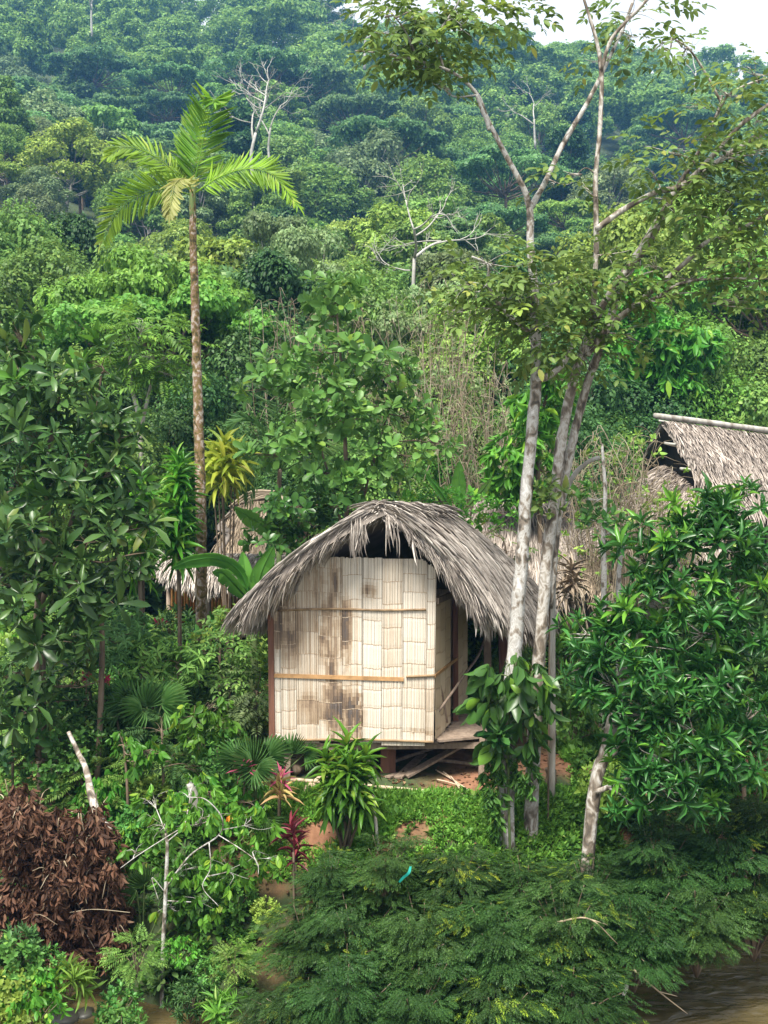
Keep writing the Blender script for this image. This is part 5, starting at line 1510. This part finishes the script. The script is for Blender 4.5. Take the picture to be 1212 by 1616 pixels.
# ---- dry thickets of twigs
def thicket(label, base, w_, h_, n, mat, seed, arch=.35, r0=.012, leafy=None):
    rng = np.random.default_rng(seed)
    q = at(*base); gz = float(g(q[0], q[1]))
    r = thing('dry_thicket', label, 'thicket', (q[0], q[1], gz))
    mb = MB()
    for i in range(n):
        b0 = np.array([q[0] + rng.normal(0, .22 * w_), q[1] + rng.normal(0, .4), gz - .1])
        H = h_ * rng.uniform(.45, 1.05)
        e = b0 + [rng.normal(0, .34 * w_), rng.normal(0, .4), H]
        m1 = b0 * .5 + e * .5 + [rng.normal(0, .15 * w_), 0, H * .12]
        tip = e + [rng.normal(0, arch), rng.normal(0, .2), rng.uniform(-arch * 1.6, .2)]
        tube(mb, [b0, m1, e, tip], [r0, r0 * .8, r0 * .5, r0 * .25], 4, 12)
        for j in range(4):
            k = rng.uniform(.4, 1); s0 = m1 * (1 - k) + e * k
            d = unit(rng.normal(size=3) + [0, 0, .4]) * rng.uniform(.3, .8)
            tube(mb, [s0, s0 + d * .5 + [0, 0, .06], s0 + d + [0, 0, -.12]], [r0 * .5, r0 * .4, r0 * .2], 4, 6)
    mb.build('twigs', M[mat], r)
    if leafy:
        cb = MB()
        n2 = 160
        p = np.array([q[0], q[1], gz]) + np.stack([rng.normal(0, .36 * w_, n2), rng.normal(0, .4, n2), h_ * rng.uniform(.3, 1, n2)], -1)
        scat(cb, OVA6, p, unit(rng.normal(size=(n2, 3)) + [0, 0, .5]), unit(rng.normal(size=(n2, 3))), rng.uniform(.08, .16, n2), rng)
        cb.build('foliage', M[leafy], r)


thicket('tall dry thicket of tan twigs in front of the brown thatched house', (975, 960, 23.6), 1.7, 5.0, 130, 'dry_twig', 91, leafy='wood_yellow')
thicket('dry twigs arching over the gable end of the brown thatched house', (1060, 900, 24.6), 1.6, 3.6, 90, 'dry_twig', 92, leafy='wood_yellow')
thicket('grey tangle of bare vines at the wood edge left of the white trunks', (750, 800, 28), 2.4, 6.4, 120, 'dry_twig', 93, leafy='wood_grey')
thicket('tan tangle of dead vines beneath the leafless white tree', (690, 760, 31), 2.4, 8.6, 110, 'dry_twig', 94, leafy='wood_grey')
thicket('dry brownish tangle hanging beside the broad-leaved tree top', (470, 760, 30), 2.0, 8.0, 80, 'dry_twig', 95, leafy='wood_dark')

# ---- brown dead branches heaped on the left bank
rng = np.random.default_rng(12)
q = at(90, 1480, 14.8)
hp = thing('dead_branch_heap', 'heap of dead branches with hanging brown leaves on the left bank', 'brush heap', (q[0], 14.8, float(g(q[0], 14.8))))
tb, cb = MB(), MB()
body = [(85, 1315, 14.9, 20, 40), (105, 1350, 14.7, 18, 44), (70, 1345, 14.6, 18, 40), (90, 1390, 14.5, 20, 44), (80, 1325, 15.1, 36, 34), (20, 1310, 15.1, 36, 34), (50, 1380, 15.0, 60, 40), (130, 1400, 15.0, 50, 36), (30, 1450, 14.6, 50, 40), (110, 1455, 14.7, 60, 40), (170, 1430, 14.9, 30, 36), (80, 1510, 14.4, 55, 30)]
body += [(rng.uniform(-5, 190), 0, 0, rng.uniform(9, 17), rng.uniform(26, 44)) for i in range(34)]
body = [(a_, b_ if b_ else 1275 + 60 * (a_ / 200) ** 2 + rng.uniform(0, 210), y_ if y_ else 14.5 + rng.uniform(-.1, .7), c_, d_) for a_, b_, y_, c_, d_ in body]
for px, py, Y, rx, ry in body:
    c_ = at(px, py, Y); k = Y / F
    n = int(230 * 3.14 * rx * ry * k * k)
    p, a, nn = clump_twigs(rng, c_, np.array([rx * k * 1.25, .34, ry * k * 1.2]), n, 'pend')
    p[:, 2] += .10 * np.sin(p[:, 0] * 9) * np.cos(p[:, 1] * 7)
    scat(cb, PENL, p, unit(a + rng.normal(0, .15, a.shape)), nn, rng.uniform(.09, .19, n), rng)
    for j in range(4):
        e = c_ + rng.normal(0, 1, 3) * [rx * k, .25, ry * k * .8]
        tube(tb, [c_ + [0, .2, -.2], (c_ + e) / 2 + [0, 0, .1], e], [.009, .007, .004], 5, 8)
for a, b_, cc, Y in (((50, 1290), (70, 1310), (95, 1335), 14.7), ((40, 1300), (60, 1325), (90, 1340), 14.7), ((110, 1440), (150, 1435), (205, 1440), 14.3), ((20, 1330), (50, 1335), (85, 1345), 14.7)):
    tube(tb, [at(*a, Y), at(*b_, Y - .05), at(*cc, Y - .1)], .005, 5, 10)
tb.build('branches', M['dry_twig'], hp); cb.build('leaves', M['dead_frond'], hp)

# ---- leaning white log and stumps
q = at(172, 1312, 15.7)
lg = thing('fallen_trunk', 'white mottled trunk curving down onto the left bank', 'log', (q[0], 15.7, float(g(q[0], 15.7))))
mb = MB(); tube(mb, [at(*a) for a in ((108, 1155, 15.9), (122, 1185, 15.8), (136, 1215, 15.6), (143, 1250, 15.4), (154, 1285, 15.2), (174, 1312, 15.0))], [.03, .036, .045, .055, .055, .045], 9, 30, .06, rng); mb.build('trunk', M['bark_dark'], lg)
q = at(305, 1255, 15.2)
st = thing('tree_stump', 'small cut pale stump above the bare white twigs', 'stump', (q[0], 15.2, float(g(q[0], 15.2))))
mb = MB(); tube(mb, [at(312, 1300, 15.3), at(308, 1262, 15.2), at(299, 1236, 15.15)], [.075, .07, .045], 9, 12, .05, rng); mb.build('trunk', M['bark_pale'], st)
for i, (px, py, Y, h_, lab) in enumerate(((870, 1170, 18.6, .42, 'dark cut stump left of the clearing beyond the trunks'), (897, 1170, 18.9, .38, 'dark cut stump right of the other one in the clearing'), (868, 1235, 16.9, .34, 'short rotten stump in the grass behind the white trunks'))):
    q = at(px, py, Y); gz = float(g(q[0], Y))
    r = thing('tree_stump', lab, 'stump', (q[0], Y, gz))
    mb = MB(); tube(mb, [(q[0], Y, gz - .1), (q[0] + .02, Y, gz + h_ * .6), (q[0], Y, gz + h_)], [.11, .085, .08], 9, 8, .15, rng); mb.build('trunk', M['bark'], r)


# ---- poles, boards and sticks around the stilts
def pole(name, label, cat, a, b_, r, mat, kind='tube', w_=.1, h_=.03):
    a, b_ = np.array(a, float), np.array(b_, float)
    o = thing(name, label, cat, (a + b_) / 2)
    mb = MB()
    if kind == 'tube':
        tube(mb, [a, (a + b_) / 2 + [0, 0, .01], b_], r, 8, 14, .05, np.random.default_rng(4))
    else:
        beam(mb, a, b_, w_, h_)
    mb.build('shaft' if kind == 'tube' else 'board', M[mat], o, smooth_=(kind == 'tube'))


def gnd(px, Y, up=.03):
    x = (px - 606) / F * Y
    return np.array([x, Y, float(g(x, Y)) + up])


pole('bamboo_pole', 'long pale pole lying on the soil in front of the hut', 'pole', gnd(458, 16.6, .12), gnd(745, 16.35, .03), .03, 'timber_pale')
pole('wooden_stake', 'white peeled stake leaning beside the dracaena', 'stake', gnd(598, 15.5, -.05), at(588, 1252, 15.7), .025, 'white_pole')
pole('log', 'dark round log lying under the left front corner of the hut', 'log', gnd(465, 17.0, .10), gnd(505, 18.0, .12), .085, 'bark')
pole('log', 'pale cut log end left of the dracaena', 'log', gnd(478, 16.3, .07), gnd(512, 17.0, .08), .07, 'timber_pale')
pole('plank', 'long grey plank propped from the soil up to the platform edge', 'plank', gnd(640, 17.0, .03), at(742, 1168, 17.6), 0, 'timber', 'b', .16, .035)
pole('plank', 'split grey board lying steeply beside the centre stilt', 'plank', gnd(628, 16.9, .03), at(668, 1190, 18.0), 0, 'timber', 'b', .14, .03)
pole('plank', 'narrow grey board lying beneath the propped plank', 'plank', gnd(612, 16.9, .03), at(690, 1200, 18.2), 0, 'timber', 'b', .10, .03)
pole('bamboo_pole', 'thin brown pole lying under the right side of the platform', 'pole', gnd(690, 17.6, .05), gnd(760, 17.4, .06), .03, 'timber')
pole('bamboo_pole', 'grey pole lying deep under the hut floor', 'pole', gnd(580, 17.2, .05), gnd(735, 18.6, .12), .03, 'timber')
for i, (x0, x1, y0, y1, lab) in enumerate(((688, 742, 17.3, 16.5, 'longest pale stick lying right of the planks'), (700, 735, 17.2, 16.5, 'thin pale stick crossing the others right of the planks'), (690, 728, 16.9, 16.6, 'short pale stick on the bare soil right of the planks'), (712, 726, 16.95, 16.5, 'steep little stick on the bare soil near the grass'))):
    pole('stick', lab, 'stick', gnd(x0, y0, .03 + .012 * i), gnd(x1, y1, .03 + .012 * i), .012, 'timber_pale')

# turquoise ribbon caught in the bush, pale rag over the water
def strip(name, label, cat, pts, W, mat):
    c_ = spline(np.array([at(*p) for p in pts]), 20)
    o = thing(name, label, cat, c_.mean(0))
    t = unit(np.gradient(c_, axis=0)); s = unit(np.cross(t, [0.2, 1, .1]))
    wv = W * (.6 + .5 * np.sin(np.linspace(.3, 2.8, 20)))[:, None]
    v = np.vstack([c_ - s * wv / 2, c_ + s * wv / 2 + [0, .02, 0], c_ - s * wv / 2 + [0, .006, 0], c_ + s * wv / 2 + [0, .026, 0]])
    f = [(i, i + 1, 21 + i, 20 + i) for i in range(19)] + [(40 + i, 60 + i, 61 + i, 41 + i) for i in range(19)]
    mb = MB(); mb.add(v, [np.array(f)]); mb.build('cloth', mat, o)


m, t, b, N, Lk = newmat('turquoise plastic'); b.inputs['Base Color'].default_value = (.01, .26, .22, 1); b.inputs['Roughness'].default_value = .35
strip('plastic_ribbon', 'turquoise plastic strip caught on top of the feathery bank bush', 'ribbon', [(648, 1368, 13.2), (645, 1378, 13.15), (636, 1386, 13.1), (630, 1393, 13.08)], .035, m)
m, t, b, N, Lk = newmat('grey rag'); b.inputs['Base Color'].default_value = (.5, .48, .45, 1); b.inputs['Roughness'].default_value = .9
strip('rag', 'small pale rag hanging from a twig over the muddy water', 'rag', [(990, 1552, 13.0), (988, 1562, 13.0), (984, 1572, 13.0)], .05, m)

# ------------------------------------------------------------------ feathery bushes overhanging the water
def feather_bush(seed, n_plate=52, n_spray=60):
    r = np.random.default_rng(seed)
    cb, yb, tb = MB(), MB(), MB()
    for i in range(n_plate):
        d = unit(r.normal(size=3)); d[2] = abs(d[2])
        k = r.uniform(.35, 1.12)
        c_ = np.array([d[0] * 1.05 * k, d[1] * .95 * k, .15 + 1.05 * d[2] * k + .16 * r.normal()])
        tilt = unit(np.array([d[0] * .14, d[1] * .14 - .04, 1.0]) + r.normal(0, .08, 3))
        n = int(n_spray * r.uniform(.6, 1.3))
        a = r.uniform(0, 6.283, n); rad = .40 * np.sqrt(r.uniform(0, 1, n)) * r.uniform(.7, 1.2)
        u = unit(np.cross(tilt, [0.3, .8, .1])); v = np.cross(tilt, u)
        dirr = u[None] * np.cos(a)[:, None] + v[None] * np.sin(a)[:, None]
        p = c_ + dirr * rad[:, None] + tilt * (r.normal(0, .025, n) - .45 * rad ** 2)[:, None]
        ow = unit(np.array([d[0], d[1] - .15, .0]))
        dd = unit(dirr * .55 + ow * .9 + np.array([0, 0, -.10]) + r.normal(0, .25, (n, 3)))
        fr = .16 if (d[1] < 0 and r.uniform() < .35) else .0
        scat(cb, PIN6 if i % 3 else PIN9, p, dd, tilt + r.normal(0, .2, (n, 3)), r.uniform(.10, .20, n), r, yb, fr)
        tube(tb, [[0, 0, -.9], c_ * .5 + [0, 0, -.1], c_], [.03, .016, .006], 5, 8)
    return [('stems', tb.mesh('stems', M['bark'])), ('foliage', cb.mesh('foliage', M['feather']))] + ([('young_leaves', yb.mesh('young_leaves', M['feather_young']))] if yb.n else [])


FB = [feather_bush(700 + i) for i in range(4)]
bank = [(475, 1580, 13.1, .6, 'at its left end low over the path'), (545, 1580, 12.9, .7, 'lowest one, left of centre'), (650, 1580, 12.9, .72, 'lowest one, in the centre'), (780, 1580, 12.9, .72, 'lowest one, right of centre'), (900, 1560, 13.0, .66, 'lowest one, beside the muddy water'),
        (488, 1480, 13.8, .55, 'middle one, with yellow young leaves by the path'), (560, 1470, 13.7, .66, 'middle one, under the dracaena'), (670, 1465, 13.7, .7, 'middle one, under the turquoise strip'), (780, 1460, 13.7, .7, 'middle one, under the white trunk'), (890, 1460, 13.7, .68, 'middle one, under the leaning dark trunk'), (1000, 1460, 13.8, .7, 'overhanging the river, first from the left'), (1100, 1440, 14.1, .68, 'overhanging the river, second from the left'), (1190, 1420, 14.5, .66, 'overhanging the river at the right edge'),
        (520, 1390, 14.4, .5, 'upper one, right of the red cordyline'), (610, 1365, 14.3, .52, 'upper one, carrying the turquoise strip'), (720, 1380, 14.4, .55, 'upper one, below the porch post'), (830, 1390, 14.4, .52, 'upper one, at the foot of the white trunks'), (930, 1400, 14.4, .5, 'upper one, at the foot of the glossy tree'), (1040, 1360, 14.6, .6, 'upper one, under the glossy lance leaves'), (1140, 1340, 14.9, .6, 'upper one, deep under the glossy tree'), (1205, 1290, 15.2, .55, 'highest one at the right edge')]
for i, (px, py, Y, s, lab) in enumerate(bank):
    q = at(px, py, Y)
    inst('feathery_bush', FB[i % 4], (q[0], q[1], q[2] - .45 * s), i * 2.1, (s * 1.05, s, s * .9), 'feathery green bank bush, ' + lab, 'bush', 'feathery bushes along the river bank')

# ---- twigs dipping to the water
rng = np.random.default_rng(31)
for i, (a, b_, cc, lab) in enumerate((((1040, 1500, 13.6), (1030, 1540, 13.4), (1015, 1548, 13.4), 'bare forked twig dipping toward the river on the right'), ((1000, 1530, 13.2), (1040, 1565, 13.1), (1085, 1600, 13.0), 'long bare twig hanging over the muddy water'), ((880, 1455, 13.2), (930, 1450, 13.1), (975, 1490, 13.1), 'pale bare branch lying across the bank bushes'))):
    o = thing('bare_twig', lab, 'twig', at(*a))
    mb = MB(); tube(mb, [at(*a), at(*b_), at(*cc)], [.014, .01, .005], 5, 12); tube(mb, [at(*b_), (at(*b_) + at(*cc)) / 2 + [.05, 0, .08]], [.008, .004], 4)
    mb.build('stem', M['dry_twig'], o)

# ------------------------------------------------------------------ undergrowth: countable herbs and shrubs between the big ones
def small(seed, Ts, mode, n, size, mat, h_=.8, r_=.5, stem='bark'):
    r = np.random.default_rng(seed)
    cb, tb = MB(), MB()
    p, a, nn = clump_twigs(r, [0, 0, h_ * .55], np.array([r_, r_, h_ * .5]), n, mode)
    p[:, 2] = np.abs(p[:, 2])
    scat(cb, Ts, p, a, nn, size * r.uniform(.7, 1.2, n), r)
    for j in range(min(12, n)):
        tube(tb, [[0, 0, -.1], p[j] * .5 + [0, 0, .05], p[j]], [.014, .009, .004], 4, 6)
    return [('stem', tb.mesh('stem', M[stem])), ('foliage', cb.mesh('foliage', M[mat]))]


def fernp(seed, mat='wood_bright'):
    cb = MB(); put(cb, FERN[seed % 2], [[0, 0, 0]], [[0, 0, 1]], [[1, 0, 0]], 1.0)
    return [('fronds', cb.mesh('fronds', M[mat]))]


UG = {'oval': small(1, OVA6, 'ros', 130, .12, 'ovate'), 'lance': small(2, LAN9, 'ros', 60, .17, 'wood_dark'), 'pinnate': small(3, PIN9, 'spray', 90, .34, 'wood_mid'),
      'droop': small(4, PEN6, 'pend', 70, .16, 'cacao'), 'broad': small(5, ROS8, 'ros', 26, .30, 'wood_blue'), 'yellow': small(6, OVA6, 'ros', 120, .11, 'wood_yellow'), 'fern': fernp(0), 'strap': small(8, STRS, 'ros', 9, .5, 'grass', .5, .3)}
UGN = {'oval': ('small_shrub', 'low oval-leaved shrub'), 'lance': ('small_shrub', 'low dark narrow-leaved shrub'), 'pinnate': ('small_shrub', 'low feathery-leaved shrub'), 'droop': ('small_shrub', 'low shrub with drooping bright leaves'), 'broad': ('small_shrub', 'low shrub with broad bluish leaves'), 'yellow': ('small_shrub', 'low yellow-green shrub'), 'fern': ('fern', 'arching fern'), 'strap': ('grass_clump', 'clump of long strap leaves')}


def spot(px, Y):
    h_ = 'at the far left' if px < 110 else 'in the left garden' if px < 300 else 'between palm trunk and hut' if px < 440 else 'behind the bamboo hut' if (px < 760 and Y > 20) else 'on the bank before the hut' if px < 760 else 'near the white trunks' if px < 920 else 'around the glossy tree' if px < 1080 else 'at the far right'
    d_ = 'closest to the water' if Y < 14.9 else 'on the bank top' if Y < 16.6 else 'level with the hut' if Y < 20 else 'behind the hut line' if Y < 24 else 'before the wood edge'
    return h_ + ', ' + d_


def blocked(x, y):
    if -2.1 < x < 2.7 and 15.0 < y < 20.2: return True
    if -1.9 < x < -.9 and y < 15.2: return True            # the footpath
    if 2.0 < x < 3.1 and 16.8 < y < 20.5: return True       # the clearing
    px = 606 + F * x / y
    if y < 15.3 and 420 < px < 1212: return True            # bank bushes have it
    for r_ in (hb, hr, hs_, hm):
        if abs(x - r_.location.x) < 2.0 and abs(y - r_.location.y) < 1.6: return True
    return False


rng = np.random.default_rng(55)
cnt = 0
ks = list(UG)
for tries in range(4000):
    if cnt >= 210: break
    y = 14.0 + 16 * rng.uniform() ** 1.3
    x = rng.uniform(-.40, .40) * y
    if blocked(x, y): continue
    if float(g(x, y)) < WATER + .15: continue
    k = ks[rng.choice(len(ks), p=[.18, .17, .17, .1, .1, .1, .12, .06])]
    s = rng.uniform(.6, 1.15) * (1.25 if y > 21 else .95 if y > 16 else .6)
    nm, lk = UGN[k]
    px = 606 + F * x / y
    lab = lk + ' ' + spot(px, y)
    inst(nm, UG[k], (x, y, float(g(x, y)) - .02), rng.uniform(0, 6.28), (s, s, s * rng.uniform(.8, 1.3)), lab, 'fern' if nm == 'fern' else 'shrub' if nm == 'small_shrub' else 'plant', lab.replace(lk, lk + 's', 1))
    cnt += 1
# bright weeds at the lower left corner
for i, (px, py, Y, k, s, lab) in enumerate(((15, 1530, 12.9, 'oval', .8, 'oval-leaved bright weed at the left edge of the bottom corner'), (50, 1600, 12.4, 'droop', .7, 'lowest bright weed in the lower left corner'), (75, 1530, 13.1, 'oval', .5, 'oval-leaved weed under the brown heap'), (190, 1625, 13.0, 'oval', .6, 'oval-leaved weed at the bottom edge left of the pale stem'), (20, 1640, 12.3, 'yellow', .7, 'yellow-green weed at the very bottom of the left edge'), (30, 1500, 13.2, 'lance', .6, 'narrow-leaved weed at the lower left corner, topmost'), (60, 1560, 12.8, 'droop', .6, 'bright drooping weed at the lower left corner'), (10, 1580, 12.6, 'yellow', .7, 'yellow-green weed touching the lower left corner'), (110, 1545, 13.0, 'strap', .5, 'strap-leaved weed beside the dark pool'),
                                            (190, 1590, 13.4, 'oval', .55, 'oval-leaved weed left of the slim pale stem'), (300, 1580, 13.5, 'lance', .55, 'narrow-leaved weed right of the slim pale stem'), (215, 1510, 13.9, 'pinnate', .6, 'feathery weed behind the slim pale stem'), (350, 1590, 13.3, 'strap', .45, 'strap-leaved weed on the footpath edge'), (370, 1520, 13.9, 'pinnate', .5, 'feathery weed on the footpath edge'), (400, 1500, 13.9, 'fern', .4, 'small arching fern between footpath and bank bushes'), (330, 1540, 13.7, 'oval', .4, 'oval-leaved weed in the middle of the footpath foot'), (420, 1440, 14.3, 'yellow', .4, 'yellow-green weed above the footpath bend'), (285, 1500, 14.1, 'droop', .45, 'bright drooping weed low beneath the young tree'))):
    q = at(px, py, Y)
    inst('weed', UG[k], (q[0], q[1], q[2] - .4 * s), i * 1.9, s, lab, 'plant', None)

# ------------------------------------------------------------------ stuff: grass before the hut, leafy cover on the soil
rng = np.random.default_rng(90)
n = 40000
x = rng.uniform(-1.9, 4.2, n); y = rng.uniform(14.3, 18.6, n)
keep = (y < 16.35 + .25 * vnoise(x * 2, y * 0, 3)) | (x > 2.0)
keep &= ~((x > 2.0) & (x < 3.0) & (y > 16.9))
keep &= (vnoise(x * 2.1, y * 2.1, 8) > .22)
keep &= ~((x < -1.0) & (y < 15.2))
x, y = x[keep], y[keep]; n = len(x)
h_ = .09 + .13 * vnoise(x * 1.6, y * 1.6, 12)
pos = np.stack([x, y, g(x, y) - .01], -1)
mb = MB()
put(mb, BLADE, pos, unit(np.stack([rng.normal(0, .55, n), rng.normal(0, .55, n), np.ones(n)], -1)), rng.normal(size=(n, 3)), h_ * rng.uniform(.6, 1.4, n), rng.uniform(.008, .018, n))
k = rng.uniform(size=n) < .22
put(mb, OVA6[0], pos[k] + [0, 0, .04], unit(np.stack([rng.normal(0, .4, k.sum()), rng.normal(0, .4, k.sum()), np.ones(k.sum())], -1)), rng.normal(size=(k.sum(), 3)), h_[k] * .55)
props(mb.build('grass', M['grass']), 'short weedy grass on the slope before the hut', 'grass', kind='stuff')
n = 42000
y = 13.4 + 16 * rng.uniform(0, 1, n) ** 1.4; x = rng.uniform(-.58, .58, n) * y
keep = (g(x, y) > WATER + .05) & ~((x > -2.0) & (x < 2.5) & (y > 16.3) & (y < 19.9)) & ~((x > 2.0) & (x < 3.1) & (y > 16.8) & (y < 20)) & ~((x > -1.75) & (x < -1.05) & (y < 15.6)) & (vnoise(x * 1.4, y * 1.4, 33) > .2) & ~((x > -1.8) & (x < 2.4) & (y > 14.9) & (y < 16.6) & (rng.uniform(size=n) < .85))
x, y = x[keep], y[keep]; n = len(x)
mb = MB()
pos = np.stack([x, y, g(x, y) + rng.uniform(0, .10, n)], -1)
scat(mb, [OVA6[1], OVA6[2], CAS7[0], LAN9[1]], pos, unit(np.stack([rng.normal(0, .4, n), rng.normal(-.1, .4, n), np.ones(n)], -1)), rng.normal(size=(n, 3)), rng.uniform(.06, .15, n), rng)
props(mb.build('ground_cover', M['cover']), 'leafy green weeds covering the soil between the shrubs', 'ground cover', kind='stuff')
# fallen leaves and litter on bare soil
n = 2600
x = rng.uniform(-2.2, 3.2, n); y = rng.uniform(14.4, 20, n)
pos = np.stack([x, y, g(x, y) + .012], -1)
mb = MB(); put(mb, OVAL, pos, unit(np.stack([rng.normal(0, 1, n), rng.normal(0, 1, n), rng.normal(0, .1, n)], -1)), np.tile([0, 0, 1.], (n, 1)) + rng.normal(0, .2, (n, 3)), rng.uniform(.04, .11, n), rng.uniform(.02, .05, n))
props(mb.build('leaf_litter', M['dead_frond']), 'brown fallen leaves scattered on the red soil', 'leaf litter', kind='stuff')

# rocks at the dark pool
m, t, b, N, Lk = newmat('wet stone')
nz = noise(t, 5, 5); r = ramp(t, [(.35, (.02, .022, .016)), (.7, (.065, .062, .05))]); Lk(nz.outputs['Fac'], r.inputs[0]); Lk(r.outputs[0], b.inputs['Base Color']); b.inputs['Roughness'].default_value = .45
for i, (px, py, Y, s, lab) in enumerate(((95, 1578, 14.0, .20, 'larger wet stone in the dark pool'), (132, 1572, 14.1, .14, 'smaller wet stone right of the larger one'), (90, 1560, 14.3, .12, 'small wet stone at the back of the dark pool'))):
    q = at(px, py, Y); z0 = WATER
    o = thing('stone', lab, 'stone', (q[0], Y, z0))
    rr = np.random.default_rng(i)
    th = np.linspace(0, math.pi, 9)[1:-1]; ph = np.arange(12) * math.pi / 6
    V = np.stack([np.outer(np.sin(th), np.cos(ph)), np.outer(np.sin(th), np.sin(ph)), np.outer(np.cos(th), np.ones(12))], -1).reshape(-1, 3)
    V = np.vstack([V, [0, 0, 1], [0, 0, -1]])
    V = V * (1 + .22 * np.sin(V[:, :1] * 3 + i) + .12 * rr.normal(size=(len(V), 1)) * .5) * [s * 1.3, s, s * .42] + [q[0], Y, z0 - .01]
    f4 = [(a * 12 + j, a * 12 + (j + 1) % 12, (a + 1) * 12 + (j + 1) % 12, (a + 1) * 12 + j) for a in range(6) for j in range(12)]
    f3 = [(84, (j + 1) % 12, j) for j in range(12)] + [(85, 72 + j, 72 + (j + 1) % 12) for j in range(12)]
    mb = MB(); mb.add(V, [np.array(f3), np.array(f4)]); mb.build('body', m, o)
